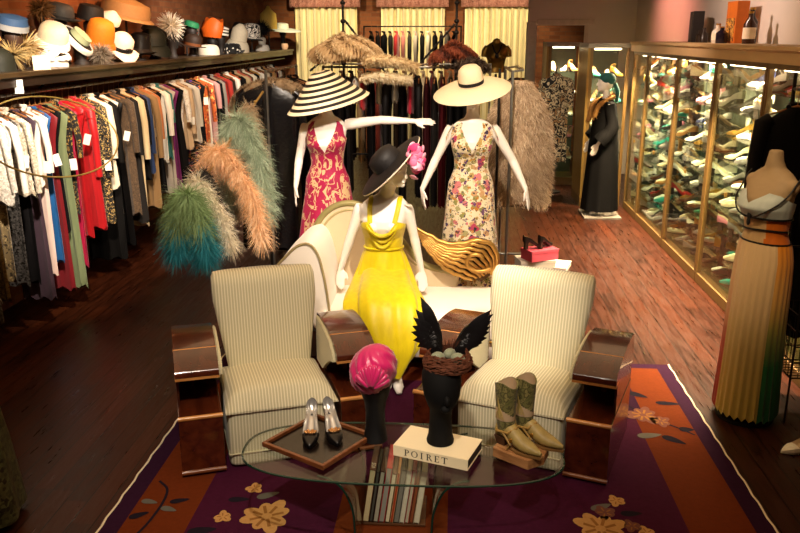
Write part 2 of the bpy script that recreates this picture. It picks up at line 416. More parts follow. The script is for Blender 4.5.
LINING = plain('#b79a76', .7); SOLE = plain('#2a1a10', .6)
def shoe(kind, c):
    if (kind, c) not in _sh:
        sh = plain(SHC[c], .32 if c not in ('silver', 'gold') else .3, .8 if c in ('silver', 'gold') else 0, .5, .1)
        o = shoe_mesh(kind).build('shoe', [sh, plain('#cdb896' if c in ('white', 'cream', 'ivory', 'pink', 'tan') else '#8f7552', .7), SOLE]); _sh[(kind, c)] = o; return o
    s = _sh[(kind, c)]; o = s.copy(); COL.objects.link(o); return o
KINDS = {'pump': 'heeled pump', 'sandal': 'strappy sandal', 'flat': 'flat shoe', 'boot': 'ankle boot', 'oxford': 'laced oxford'}
ORD = ['lowest', 'second lowest', 'third lowest', 'fourth lowest', 'middle', 'fourth highest', 'third highest', 'second highest', 'highest']
OLIVE = plain('#664c24', .45, .25, .5, .2, 18); GLS = thin_glass('#fbfdfc', .05); SHG = thin_glass('#eff6f2', .10)
BACKP = plain('#43463c', .5, 0, .4, .15, 6)
bays = [(10.46, 11.24, 'case nearest the robed mannequin', 5), (9.06, 10.46, 'second case from the robed mannequin', 8), (7.73, 9.06, 'third case from the robed mannequin', 8), (6.49, 7.73, 'case just beyond the gradient gown', 8), (5.2, 6.49, 'case behind the gradient gown', 8)]
SHELF0, DZ = .13, .218
for bi, (y0, y1, bn, cnt) in enumerate(bays):
    t = thing('shoe_cabinet', 'brass framed glass shoe cabinet, the '+bn, 'cabinet', (2.37, y0, 0), 0, 'glass shoe cabinets along the aisle wall')
    w = y1-y0-.004
    def part(nm, mat, *bx, **k):
        q = MB()
        for b in bx: q.b2(*b)
        return q.build(nm, mat, t, smooth=False, **k)
    part('plinth', OLIVE, (0, .55, 0, w, 0, .1), bevel=.008)
    part('back_panel', BACKP, (.545, .56, 0, w, .1, 2.1))
    part('top_rail', OLIVE, (0, .06, 0, w, 2.06, 2.1), (.06, .55, 0, w, 2.08, 2.1))
    part('post', OLIVE, (0, .045, 0, .045, .1, 2.06), bevel=.006); part('post', OLIVE, (0, .045, w-.04, w, .1, 2.06), bevel=.006)
    part('glass_door', GLS, (.012, .016, .047, w-.042, .1, 2.06))
    part('door_lock', BRASS, (-.008, .012, w*.5-.01, w*.5+.01, .95, .99))
    for k in range(9): part('shelf', SHG, (.05, .54, .005, w-.005, SHELF0+k*DZ-.007, SHELF0+k*DZ))
    q = MB(); q.tube([(.1, .1, 2.055), (.1, w-.1, 2.055)], .013, 8); q.build('light_tube', emit('#ffe6b8', 14), t)
    for k in range(9):
        combos = [(kk, cc) for kk in KINDS for cc in SHC]; R.shuffle(combos)
        wts = {'pump': 3, 'sandal': 2, 'flat': 2, 'oxford': 1.2, 'boot': .5}
        pool = sorted(combos, key=lambda q: R.random()**(1/(wts[q[0]]*(3. if q[1] in ('white', 'silver', 'cream', 'ivory', 'black', 'grey') else (1.6 if q[1] in ('tan', 'gold', 'brown') else .5)))), reverse=True)
        pool = [q for q in pool if not (q[0] == 'boot' and k == 8)][:cnt]
        lo_n = cnt if bi < 4 else (cnt if k >= 3 else 0)
        for j in range(lo_n):
            kind, c = pool[j]; o = shoe(kind, c)
            st = (w-.14)/cnt; yy = y0+.07+st*(j+.5)
            sc = R.uniform(1.02, 1.12) if kind != 'boot' else .62
            place(o, (2.37+.2+.05*(j % 2), yy, SHELF0+k*DZ+.001), pi-radians(R.uniform(30, 62))+(pi if R.random() < .18 else 0), sc)
            if R.random() < .3: o.rotation_euler[2] += radians(8)
            tag(o, f'{c} {KINDS[kind]} on the {ORD[k]} shelf of the {bn}', 'shoe', 'shoes in the glass cabinets')
# brass corner case beside the robe and a farther one
def tallcase(x0, x1, y0, y1, lab, h=2.2):
    t = thing('display_case', lab, 'display case', ((x0+x1)/2, (y0+y1)/2, 0), 0, 'tall display cases at the aisle end')
    hx, hy = (x1-x0)/2, (y1-y0)/2
    def part(nm, mat, *bx, **k):
        q = MB()
        for b in bx: q.b2(*b)
        return q.build(nm, mat, t, smooth=False, **k)
    part('base', OLIVE, (-hx, hx, -hy, hy, 0, .12)); part('top', plain('#8d8474', .6), (-hx, hx, -hy, hy, h-.06, h))
    part('side_panel', plain('#8a6c34', .4, .4, .5), (-hx, -hx+.03, -hy, hy, .12, h-.06))
    part('back_panel', BACKP, (-hx+.03, hx, hy-.02, hy, .12, h-.06))
    for x in (-hx+.03, hx-.04): part('post', OLIVE, (x, x+.04, -hy, -hy+.04, .12, h-.06))
    part('glass_door', GLS, (-hx+.07, hx-.04, -hy+.01, -hy+.014, .12, h-.06))
    for k in range(5): part('shelf', SHG, (-hx+.04, hx-.01, -hy+.05, hy-.03, .4+k*.34-.007, .4+k*.34))
    q = MB(); q.tube([(-hx+.1, -hy+.1, h-.075), (hx-.1, -hy+.1, h-.075)], .011, 8); q.build('light_tube', emit('#ffe6b8', 12), t)
    return t
tallcase(1.78, 2.33, 11.3, 12.1, 'tall brass sided display case behind the robed mannequin')
tallcase(1.42, 1.95, 13.0, 13.6, 'farther tall display case beyond the one behind the robe')
for cx, cy, hx, hy, nm in ((2.06, 11.62, .15, .25, 'case behind the robe'), (1.69, 13.27, .14, .18, 'farther display case')):
    for k in range(5):
        cs = ['white', 'silver', 'red', 'cream', 'tan', 'teal', 'black', 'ivory', 'gold', 'pink']; R.shuffle(cs)
        for j in range(3):
            o = shoe(('pump', 'flat', 'sandal')[j], cs[j]); place(o, (cx-.13+.15*j, cy-.06*(j % 2)-.05, .4+k*.34+.001), -pi/2+radians(R.uniform(-30, 30)), 1.05)
            tag(o, f'{cs[j]} {KINDS[("pump", "flat", "sandal")[j]]} on the {("lowest", "second lowest", "middle", "second highest", "highest")[k]} shelf of the {nm}', 'shoe', 'shoes in the tall display cases')
# cornice board over the shoe cabinets, and what stands on it
m = MB(); m.ext([(2.33, 2.102), (2.93, 2.102), (2.93, 2.225), (2.31, 2.225), (2.31, 2.2), (2.33, 2.18)], 7.21, 11.25, 'y'); m.ext([(2.33, 2.102), (2.925, 2.102), (2.925, 2.225), (2.31, 2.225), (2.31, 2.2), (2.33, 2.18)], 5.2, 7.21, 'y')
o = m.build('cabinet_cornice', plain('#b99a6c', .55, 0, .4, .12, 5), smooth=False); tag(o, 'long cream cornice board running over the glass shoe cabinets', 'cornice')
CT = 2.2255
t = thing('picture_box', 'tall dark boxed picture standing on the cabinet cornice', 'box', (2.78, 9.95, CT), radians(-8), 'packaging on the cornice')
m = MB(); m.b2(-.06, .06, -.15, .15, 0, .34); m.build('carton', plain('#1d1715', .5), t, bevel=.004, smooth=False)
m = MB(); m.b2(-.064, -.0605, -.12, .12, .05, .3); m.build('printed_front', blotch(['#241b18', '#4a3022', '#15100f'], 9), t, smooth=False)
for j, (y, h, lab) in enumerate(((9.66, .13, 'short dark bottle beside the tall dark boxed picture'), (9.52, .155, 'taller of the two dark bottles beside the boxed picture'))):
    m = MB(); m.lathe([(.0, 0), (.045, 0), (.045, h*.6), (.02, h*.75), (.02, h), (0, h)], n=14); o = m.build('bottle', plain('#2b2018', .3)); place(o, (2.75, y, CT)); tag(o, lab, 'bottle', 'small bottles on the cornice')
t = thing('orange_carton', 'tall orange printed carton on the cornice among bottles', 'box', (2.8, 8.62, CT), 0, 'packaging on the cornice')
m = MB(); m.b2(-.06, .06, -.15, .15, 0, .40); m.build('carton', plain('#c8671c', .5), t, bevel=.004, smooth=False)
m = MB(); m.b2(-.064, -.0605, -.12, .12, .02, .24); m.build('printed_front', blotch(['#6a3414', '#d99a3a', '#2a150c'], 14), t, smooth=False)
for j, (y, x, h, c, lab) in enumerate(((8.74, 2.66, .19, '#cfc3ae', 'pale topped bottle in front of the orange carton'), (8.6, 2.66, .16, '#1b1420', 'dark purple bottle in front of the orange carton'), (8.2, 2.8, .33, '#191214', 'tall black bottle next to the orange carton'), (8.06, 2.74, .29, '#3a2015', 'dark brown bottle with pale label, nearest the brick pier'))):
    t = thing('bottle', lab, 'bottle', (x, y, CT), 0, 'small bottles on the cornice')
    m = MB(); m.lathe([(.0, 0), (.055, 0), (.057, .02), (.057, h*.6), (.022, h*.78), (.022, h*.93), (0, h*.93)], n=16); m.build('glass_body', plain(c, .2), t)
    m = MB(); m.lathe([(0, h*.93+.001), (.025, h*.93+.001), (.025, h), (0, h)], n=12); m.build('cap', GOLD, t)
    if j in (0, 3): m = MB(); m.lathe([(.0585, h*.15), (.0585, h*.5)], n=16, caps=False); m.build('paper_label', CREAM, t)
# ---------------------------------------------------------------- armchairs
UPH = stripes('#e6dfc0', '#c3bb98', 0, 60, .62, .75)
UPHS = stripes('#ddd5b4', '#bab28e', 1, 60, .62, .75)
PIPE = plain('#cfc8a4', .7)
VEN = wood('#3c160a', '#5c2813', .2, (8, 1.2, 8), .5)
VENS = wood('#2c1008', '#40190d', .25, (8, 8, 1.2), .4)
INL = wood('#b9773a', '#d79a58', .25, (4, 30, 30), .4)
def armchair(loc, rz, label):
    t = thing('armchair', label, 'armchair', loc, rz, 'pair of art deco armchairs')
    # seat base with front panel
    m = MB(); m.sq((0, .33, .19), (.60, .66, .345), .12, .12, 40, 16); m.build('seat_base', UPH, t)
    m = MB(); m.tube([(-.298, .30, .105), (-.298, -.004, .105), (.298, -.004, .105), (.298, .30, .105)], .005, 6); m.tube([(-.29, .25, .352), (-.296, .0, .352), (.296, .0, .352), (.29, .25, .352)], .006, 6); m.build('piping', PIPE, t)
    # crowned cushion
    m = MB(); rings = []
    for j in range(15):
        v = j/14; y = -.012+.60*v; row = []
        for i in range(21):
            u = -1+2*i/20; e = max(0, 1-abs(u)**5)**.5; f = max(0, 1-abs(2*v-1)**6)**.5
            row.append((.302*u*(1-.06*(v-.3)), y, .355+(.115-.045*v)*e*f*(1+.12*cos(u*pi/2)) ))
        rings.append(row)
    m.loft(rings, 0, False, False)
    m.loft([[(x, y, .345) for x, y, z in r] for r in rings], 0, False, False)
    m.loft([[rings[0][i] for i in range(21)], [(x, y, .345) for x, y, z in rings[0]]], 0, False, False)
    m.build('seat_cushion', UPH, t)
    # back: waisted slab leaning back with a rolled top
    m = MB(); rings = []
    for k in range(19):
        v = k/18; z = .36+.585*v; yc = .52+.15*v+.02*v*v; hw = .238+.07*min(1, v*1.35)+(.0 if v < .93 else -.012*((v-.93)/.07)**2); th = .075 if v < .9 else .075*max(.12, (1-((v-.9)/.1)**2))**.5
        ring = []
        for j in range(36):
            a = 2*pi*j/36; cx_, sy_ = cos(a), sin(a)
            x = hw*math.copysign(abs(cx_)**.28, cx_); y = yc+th*math.copysign(abs(sy_)**.45, sy_)-(.018*(1-(x/hw)**2) if sy_ < 0 else 0)+.035*(abs(x/hw)**3)*0
            ring.append((x, y, z+.012*(1-(x/hw)**2)*v))
        rings.append(ring)
    m.loft(rings); m.build('backrest', UPH, t)
    for s in (-1, 1):
        # cream inner wing beside the seat
        pr = [(.10, .535), (.115, .58), (.2, .618), (.33, .636), (.46, .642), (.60, .636), (.60, .36), (.42, .37), (.30, .45), (.18, .515)]
        m = MB(); m.ext(pr, s*.302, s*.322, 'x'); m.build('inner_panel', UPHS, t, smooth=False)
        m = MB(); m.tube([(s*.312, y, z+.004) for y, z in pr[:6]], .006, 6); m.build('panel_piping', PIPE, t)
        # waterfall arm
        up = bez([(.14, .538), (.08, .543), (.08, .578), (.12, .604), (.2, .630), (.33, .648), (.46, .655), (.58, .650), (.68, .635)], 5)
        prof = [(q[0], q[1]) for q in up]+[(.68, .45), (.42, .46)]
        x0, x1 = sorted((s*.323, s*.553))
        m = MB(); m.ext(prof, x0, x1, 'x'); arm = m.build('armrest', VEN, t, angle=35)
        for i, (ya, yb) in enumerate(((.036, .052), (.205, .232))):
            q = MB()
            if i == 0: q.b2(x0-.001, x1+.001, .073, .14, .533, .545)
            else: q.tube([(x0-.001, .265, .6335), (x1+.001, .265, .6335)], .009, 8)
            q.build('inlay_strip', INL, arm)
        m = MB(); m.b2(min(s*.537, s*.550), max(s*.537, s*.550), .15, .678, .352, .54); m.b2(x0+.004, x1-.018 if s > 0 else x1-.004, .42, .67, .352, .458)
        m.build('side_panel', VENS, t, smooth=False)
        m = MB(); m.b2(x0, x1, -.01, .678, .025, .352); box = m.build('arm_box', VEN, t, bevel=.004, smooth=False)
        q = MB(); q.tube([(x0-.002, -.004, .35), (x1+.002, -.004, .35)], .013, 10); q.build('box_trim', INL, box)
        q = MB(); q.tube([(x0-.002, -.01, .036), (x1+.002, -.01, .036)], .013, 10); q.build('base_trim', wood('#6d3a1c', '#8a5028', .3, (4, 30, 30)), box)
        q = MB(); q.lathe([(0, 0), (.02, 0), (.02, .024), (0, .024)], (s*.52, .62, .0125), 10); q.lathe([(0, 0), (.02, 0), (.02, .024), (0, .024)], (s*.52, .08, .0125), 10); q.build('foot', BLACK, t)
    return t
armchair((-.90, 4.00, .0), radians(20), 'cream striped armchair with dark waterfall arms behind the shoes on the tray')
armchair((.325, 4.06, .0), radians(-20), 'cream striped armchair with dark waterfall arms behind the cowboy boots')

# ---------------------------------------------------------------- chaise longue
IVORY = plain('#efe3d2', .6, 0, .3, .05, 6, .2); BEIGE = plain('#cbb591', .65, 0, .3, .06, 6, .2)
t = thing('chaise_longue', 'ivory chaise longue with scrolled end and gilded wing, under the yellow dress mannequin', 'chaise longue', (0, 0, 0))
m = MB(); m.sq((-.26, 5.60, .365), (1.36, .74, .20), .25, .18, 48, 14); m.build('seat', IVORY, t)
m = MB(); m.sq((-.26, 5.60, .22), (1.30, .70, .16), .12, .12, 40, 10); m.build('seat_apron', IVORY, t)
m = MB(); m.tube([(-.92, 5.235, .275), (.40, 5.235, .275)], .008, 6); m.build('gimp_braid', GOLD, t)
sc = bez([(-.83, .40), (-.845, .55), (-.87, .72), (-.905, .86), (-.965, .935), (-1.05, .915), (-1.14, .83), (-1.215, .745), (-1.215, .695), (-1.16, .70), (-1.10, .735), (-1.03, .73), (-.985, .66), (-.955, .52), (-.95, .33), (-.84, .33)], 4)
m = MB(); m.ext([(p[0], p[1]) for p in sc], 5.30, 5.93, 'y'); end = m.build('scroll_end', IVORY, t, bevel=.012, angle=40)
m = MB(); m.tube([(p[0], 5.296, p[1]) for p in sc[:54]], .009, 6); m.build('scroll_trim', plain('#9b8a5e', .5), end)
ar = bez([(-1.02, .45), (-1.07, .65), (-1.04, .86), (-.93, 1.03), (-.78, 1.095), (-.62, 1.06), (-.48, .95), (-.36, .80), (-.28, .70), (-.18, .62), (.05, .56), (.05, .45)], 4)
m = MB(); m.ext([(p[0], p[1]) for p in ar], 5.90, 5.98, 'y'); bk = m.build('back_panel', BEIGE, t, bevel=.015)
m = MB(); m.tube([(p[0], 5.915, p[1]) for p in ar[2:-4]], .026, 8); m.build('back_frame', plain('#8f8352', .5, .2), bk)
cn = Vector((-.72, .70)); m = MB(); m.tube([(cn.x+(p[0]-cn.x)*.86, 5.90, cn.y+(p[1]-cn.y)*.88) for p in ar[1:-8]], .008, 6); m.build('back_piping', plain('#a99a6a', .5), bk)
# gilded wing: overlapping feather ribs sweeping from the scroll root to the tips
m = MB(); top = bez([(.31, .60), (.345, .72), (.30, .83), (.19, .865), (.06, .835), (-.06, .845), (-.14, .885), (-.27, .945)], 6)
low = bez([(.24, .545), (.16, .555), (.08, .585), (0, .62), (-.07, .67), (-.13, .73), (-.19, .80), (-.25, .88)], 6)
K = 9
for k in range(K):
    u = k/(K-1); n_ = len(top); s0 = int(u*6)
    path = []; rr = []
    for i in range(s0, n_-int(3*u), 2):
        a, b = top[i], low[i]; p = a.lerp(b, u); q = i/(n_-1)
        path.append((p[0], 5.80-.05*sin(pi*q)+.018*u, p[1]+.006*sin(i*1.1))); rr.append((.024 if k == 0 else .019)*(.42+.38*sin(pi*min(1, .12+q*.9))))
    m.tube(path, rr, 7, 0)
for k in range(0):
    for j in range(6):
        u = (k+.5+.5*(j % 2))/6.5; i = 6+j*3; p = top[i].lerp(low[i], u); m.sq((p[0], 5.752, p[1]), (.06, .03, .03), 1, 1, 8, 6, 0, Matrix.Rotation(.55, 3, 'Y'))
pl = [(p[0], p[1]) for p in top]+[(p[0], p[1]) for p in reversed(low)]
m.ext(pl, 5.80, 5.84, 'y', 1)  # dark plate paints recess shade into the gaps between the ribs
sp = [(.20+r*cos(a), 5.755, .715+r*.8*sin(a)) for a, r in [(i*.35, .03+.0055*i) for i in range(17)]]; m.tube(sp, .016, 7)
wg = m.build('gilded_wing', [plain('#bd9048', .36, .75, .5, .35, 40), plain('#4a3010', .5, .6, .5, .3, 30)], t, angle=60)
for x, y in ((-.86, 5.33), (.33, 5.33), (-.86, 5.88), (.33, 5.88)):
    m = MB(); m.tube([(x, y, .16), (x+.02*(1 if x > 0 else -1), y-.01, .10), (x+.045*(1 if x > 0 else -1), y-.02, .05), (x+.045*(1 if x > 0 else -1), y-.02, .034), (x+.045*(1 if x > 0 else -1), y-.02, .017 if y < 5.5 else .004)], [.035, .03, .024, .028, .028], 10); m.build('leg', GOLD, t)

# ---------------------------------------------------------------- glass table and what stands on it
TZ = .43; TX, TY = -.21, 3.405
TOPG = thin_glass('#f7fcf9', .10); EDGE = plain('#16352a', .15, .1, .6, .1)
t = thing('coffee_table', 'glass coffee table with rounded top on bent glass legs, in front of the armchairs', 'coffee table', (TX, TY, 0))
def sup(a, b, e, n=72): return [(a*math.copysign(abs(cos(q))**e, cos(q)), b*math.copysign(abs(sin(q))**e, sin(q))) for q in [2*pi*i/n for i in range(n)]]
S_ = sup(.745, .29, .72)
m = MB(); m.ext(S_, TZ-.012, TZ, 'z'); tt = m.build('glass_top', TOPG, t, smooth=False)
m = MB(); m.tube([(x*1.001, y*1.001, TZ-.006) for x, y in S_], .0055, 6, 0, False, True); m.build('polished_edge', EDGE, tt)
for s in (-1, 1):
    cx = 0 if s < 0 else .0
    pr = bez([(s*.36, TZ-.014), (s*.30, TZ-.03), (s*.245, .35), (s*.205, .25), (s*.195, .12), (s*.195, .014)], 6)
    if s > 0: pr = [Vector((p[0]-.055, p[1])) for p in pr]
    o_ = [(p[0], p[1]) for p in pr]+[(p[0]+s*.010, p[1]) for p in reversed(pr)]
    m = MB(); m.ext(o_, -.22, .22, 'y'); lg = m.build('bent_glass_leg', TOPG, t)
    for y in (-.222, .222): m = MB(); m.tube([(p[0]+s*.005, y, p[1]) for p in pr], .0055, 6); m.build('leg_edge', EDGE, lg)
# stack of books between the legs, fore-edges up front
BK = [('#c3ae86', '#5a2f18', 'brown spined'), ('#4a443c', '#17120f', 'black spined'), ('#a79d8a', '#3a1a10', 'maroon spined'), ('#8f8a80', '#b3242a', 'red spined'), ('#d8c9a8', '#6a4a30', 'tan spined'), ('#a23b22', '#c98a5a', 'rust covered'), ('#7c776c', '#4d4a44', 'slate grey'), ('#cfc6b0', '#d8d0bc', 'off white'), ('#b9ad94', '#a8332a', 'red tabbed'), ('#8a4a2c', '#6b3a22', 'russet'), ('#d9ceb4', '#cbbb98', 'cream, farthest from the red spine')]
th = [.030, .016, .024, .028, .022, .014, .026, .022, .020, .018, .028]; x = -.405
for (pg, cv, nm), w in zip(BK, th):
    hh = R.uniform(.265, .30); dd = R.uniform(.22, .25)
    if nm == 'red spined': hh = .30
    t = thing('book', f'{nm} book standing between the glass table legs', 'book', (x+w/2, 3.43, .030), 0, 'books under the glass table')
    t.rotation_euler = (0, radians(8), 0)
    m = MB(); m.b2(-w/2+.003, w/2-.003, 0, dd-.006, .004, hh-.004); m.build('pages', plain(pg, .8, 0, .2, .2, 60), t, smooth=False)
    m = MB(); m.b2(-w/2, -w/2+.0025, -.003, dd, 0, hh); m.b2(w/2-.0025, w/2, -.003, dd, 0, hh); m.b2(-w/2, w/2, -.003, dd, hh-.003, hh); m.build('cover', plain(cv, .45), t, smooth=False)
    if nm == 'brown spined':
        q = MB(); z = hh+.0005
        def bar(x0, x1, y0, y1): q.add([(x0, y0, z), (x1, y0, z), (x1, y1, z), (x0, y1, z)], [(0, 1, 2, 3)])
        def poly(pts, wd=.0014):
            for (a, b), (c, d) in zip(pts, pts[1:]):
                v = Vector((c-a, d-b)); n_ = Vector((-v.y, v.x)).normalized()*wd
                q.add([(a-n_.x, b-n_.y, z), (a+n_.x, b+n_.y, z), (c+n_.x, d+n_.y, z), (c-n_.x, d-n_.y, z)], [(0, 1, 2, 3)])
        # letters V O S reading along the spine
        q_ = lambda pts, off: [(-.009+.018*v, .012+off+.013*u) for u, v in pts]
        poly(q_([(0, 0), (.5, 1), (1, 0)], 0)); poly(q_([(.5+.5*cos(a), .5+.5*sin(a)) for a in [i*pi/8 for i in range(17)]], .018))
        poly(q_([(1, .15), (.6, 0), (.1, .15), (.2, .45), (.8, .55), (.9, .85), (.4, 1), (0, .85)], .036))
        q.build('spine_lettering', plain('#e6dcc4', .6), t, smooth=False)
    x += w/cos(radians(8))+.0025
m = MB(); m.b2(-.40, -.10, 3.425, 3.69, .0145, .026); o = m.build('book_plinth', wood('#4a2a14', '#6d4020', .5), bevel=.003, smooth=False); tag(o, 'low wooden board carrying the books under the glass table', 'board')
# art book POIRET
t = thing('art_book', 'large cream hardback art book with POIRET on its spine, on the glass table', 'book', (-.04, 3.40, TZ+.001), radians(-19.5))
m = MB(); m.b2(-.178, .172, -.098, .104, .004, .050); m.build('pages', plain('#d8c8a2', .8), t, smooth=False)
m = MB(); m.b2(-.185, .178, -.105, .108, 0, .004); m.b2(-.185, .178, -.105, .108, .050, .054); m.b2(-.185, .178, -.1055, -.101, 0, .054)
cv = m.build('cover', plain('#eddcb4', .5, 0, .4, .05, 8), t, bevel=.0015, smooth=False)
m = MB(); m.b2(.1722, .1745, -.098, .104, .006, .048); m.build('fore_edge', plain('#2a1c12', .7), t, smooth=False)
# serif lettering built stroke by stroke on the spine face
m = MB(); yy = -.1062; H_ = .024
def bar(x0, x1, z0, z1, y=yy): m.add([(x0, y, z0), (x1, y, z0), (x1, y, z1), (x0, y, z1)], [(0, 1, 2, 3)])
def arc(cx, cz, rx, rz, a0, a1, w0, w1, n=14):
    for i in range(n):
        a, b = a0+(a1-a0)*i/n, a0+(a1-a0)*(i+1)/n
        def wd(t): return w0+(w1-w0)*abs(cos(t))
        m.add([(cx+rx*cos(a), yy, cz+rz*sin(a)), (cx+rx*cos(b), yy, cz+rz*sin(b)), (cx+(rx-wd(b))*cos(b), yy, cz+(rz-w0)*sin(b)), (cx+(rx-wd(a))*cos(a), yy, cz+(rz-w0)*sin(a))], [(0, 1, 2, 3)])
z0 = .015; xs = -.105
def stemb(x): bar(x, x+.0042, z0, z0+H_); bar(x-.0025, x+.0067, z0, z0+.0016); bar(x-.0025, x+.0067, z0+H_-.0016, z0+H_)
stemb(xs); arc(xs+.004, z0+H_*.72, .0115, H_*.28, -pi/2, pi/2, .0016, .0042)
arc(xs+.036, z0+H_/2, .0125, H_/2, 0, 2*pi, .0016, .0042, 26)
stemb(xs+.061)
stemb(xs+.083); arc(xs+.087, z0+H_*.74, .0105, H_*.26, -pi/2, pi/2, .0016, .0042)
m.add([(xs+.089, yy, z0+H_*.5), (xs+.0935, yy, z0+H_*.5), (xs+.1035, yy, z0), (xs+.0985, yy, z0)], [(0, 1, 2, 3)])
e = xs+.113; stemb(e); bar(e+.002, e+.015, z0+H_-.0016, z0+H_); bar(e+.002, e+.015, z0, z0+.0016); bar(e+.002, e+.012, z0+H_*.5, z0+H_*.5+.0016); bar(e+.0135, e+.015, z0+H_-.006, z0+H_); bar(e+.0135, e+.015, z0, z0+.006)
e = xs+.146; stemb(e); bar(e-.009, e+.0132, z0+H_-.0018, z0+H_); bar(e-.009, e-.0075, z0+H_-.006, z0+H_); bar(e+.0117, e+.0132, z0+H_-.006, z0+H_)
m.v = [(-.125+(x_+.105)*1.3, y_, .0115+(z_-.015)*1.32) for x_, y_, z_ in m.v]
m.build('spine_title', plain('#1a120c', .6, var=0), t, smooth=False, recalc=False)
# tray with a pair of pumps
t = thing('tray', 'square wooden tray with dark glossy base, set askew on the glass table', 'tray', (-.612, 3.465, TZ+.001), radians(-32))
t.scale = (.93, .93, 1)
m = MB(); m.b2(-.19, .19, -.185, .185, 0, .008); m.build('base', plain('#120b08', .2, 0, .6, .2, 10), t, smooth=False)
W_ = wood('#54290f', '#7d4622', .35, (4, 30, 30))
for (a, b, c, d) in ((-.205, .205, -.205, -.185), (-.205, .205, .185, .205), (-.205, -.185, -.185, .185), (.185, .205, -.185, .185)):
    m = MB(); m.b2(a, b, c, d, 0, .024); m.build('rim', W_, t, bevel=.004, smooth=False)
for lx, ly, rz, lab in ((-.655, 3.50, radians(-84), 'black pump with silver lining and gold toe ornament, the one nearer the rug edge side of the tray'), (-.555, 3.525, radians(-70), 'black pump with silver lining and gold toe ornament, the one nearer the turban')):
    lab = 'black silver-lined pump on the tray, '+('its mate stands between it and the turban' if lx < -.6 else 'the one nearer the magenta turban')
    t = thing('pump_shoe', lab, 'shoe', (lx, ly, TZ+.0095), rz, 'pair of pumps on the tray')
    g = shoe_mesh('pump', .25, 3)
    for k, nm, mt in ((0, 'upper', plain('#0c0a0a', .3, 0, .5)), (1, 'insole', plain('#c9c6c0', .22, .7, .5, .1, 20)), (2, 'heel', BLACK)):
        q = MB(); idx = {}
        for f, mi in zip(g.f, g.m):
            if mi == k: q.add([g.v[i] for i in f], [tuple(range(len(f)))])
        bm_ = q.build(nm, mt, t)
        bm = bmesh.new(); bm.from_mesh(bm_.data); bmesh.ops.remove_doubles(bm, verts=bm.verts, dist=1e-5); bmesh.ops.recalc_face_normals(bm, faces=bm.faces); bm.to_mesh(bm_.data); bm.free(); bm_.data.polygons.foreach_set('use_smooth', [True]*len(bm_.data.polygons))
    q = MB(); q.sq((.045, 0, .046), (.03, .052, .018), 1, 1, 14, 8)
    for a in range(7): q.sq((.048+.014*cos(a*.9), .024*sin(a*.9), .052), (.015, .017, .012), 1, 1, 8, 6)
    q.build('ornament', plain('#c08a52', .3, .8, .5, .2, 40), t)
    q = MB(); q.b2(-.06, .0, -.009, .009, .042, .044); q.build('maker_stamp', BLACK, t, smooth=False) if False else None
# turban on a black hat stand
t = thing('head_stand', 'black head form under the magenta turban', 'hat stand', (-.345, 3.515, TZ+.001), 0, 'black head forms on the table')
m = MB(); m.lathe([(0, 0), (.058, 0), (.056, .02), (.048, .07), (.046, .15), (.052, .2), (.066, .24), (.078, .29), (.078, .34), (.06, .385), (.03, .40), (0, .402)], n=28); m.build('form', BLACK, t)
o = MB(); rings = []
for k in range(25):
    v = k/24; a = -1.0+v*(pi/2+1.0-.02); ring = []
    for j in range(64):
        q = 2*pi*j/64; f = 1+.07*math.sin(9*q+7*v*3+sin(3*q)*1.5)*cos(a)**.5+.03*sin(23*q+14*v)*cos(a)**.5
        ring.append((.1*cos(a)*f*cos(q)*1.04, .1*cos(a)*f*sin(q), .115*sin(a)+.018*cos(q)*cos(a)))
    rings.append(ring)
o.loft(rings, 0, True, False)
for k in range(11):
    a = -1.2+k*.24; P_ = [Vector((-.02+.105*s_*sin(a)*1.0, -.055-.055*cos(s_*1.3-.2), -.055+.135*s_*cos(a))) for s_ in (.1, .35, .6, .85)]; P_ = [p.normalized()*(.108+.004*sin(k*2.1)) for p in P_]; o.tube(bez(P_, 4), [.004]+[.012]*11+[.003], 7)
tb = o.build('turban', plain('#c2185f', .35, 0, .5, .2, 12, .3), angle=80); place(tb, (-.352, 3.50, .80), radians(10), 1.04); tag(tb, 'magenta pleated satin turban on the black head form', 'turban')
# black head, nest hat
t = thing('head_stand', 'tall black head form standing on the cream POIRET book', 'hat stand', (-.033, 3.41, TZ+.056), radians(15), 'black head forms on the table')
m = MB(); rings = []
for z, rx, ry, cy in ((0, .062, .062, 0), (.012, .064, .064, 0), (.04, .056, .056, 0), (.12, .05, .052, 0), (.17, .052, .056, -.005), (.2, .066, .075, -.015), (.245, .082, .092, -.014), (.3, .09, .098, -.008), (.345, .088, .095, 0), (.375, .075, .085, 0), (.385, .03, .03, 0)):
    rings.append([(rx*cos(2*pi*j/28), cy+ry*sin(2*pi*j/28), z) for j in range(28)])
m.loft(rings); m.sq((0, -.105, .25), (.026, .045, .05), 1, 1, 12, 8); m.sq((0, -.092, .205), (.05, .04, .04), 1, 1, 12, 8); m.build('form', plain('#0a0908', .75, 0, .2), t)
t = thing('nest_hat', 'twig nest hat with speckled eggs and black wings on the tall black head', 'hat', (-.004, 3.42, .868), 0)
m = MB(); R2 = random.Random(3)
for k in range(330):
    a = R2.uniform(0, 2*pi); el = R2.uniform(-.5, .95); r0 = .085+.03*cos(el*1.5); z = .012+.05*el
    c = Vector((r0*cos(a), r0*sin(a)*.95, z)); d = Vector((-sin(a), cos(a), R2.uniform(-.45, .45))); d.normalize(); L = R2.uniform(.03, .065)
    e = c+d*L*.5+Vector((-c.x, -c.y, 0))*.12; s_ = c-d*L*.5+Vector((-c.x, -c.y, 0))*.12
    m.tube([s_, c, e], .0028, 4, 0)
m.sq((0, 0, .004), (.17, .165, .03), 1, 1, 20, 8, 0); m.build('nest', plain('#5a2f1a', .8, 0, .3, .5, 40), t)
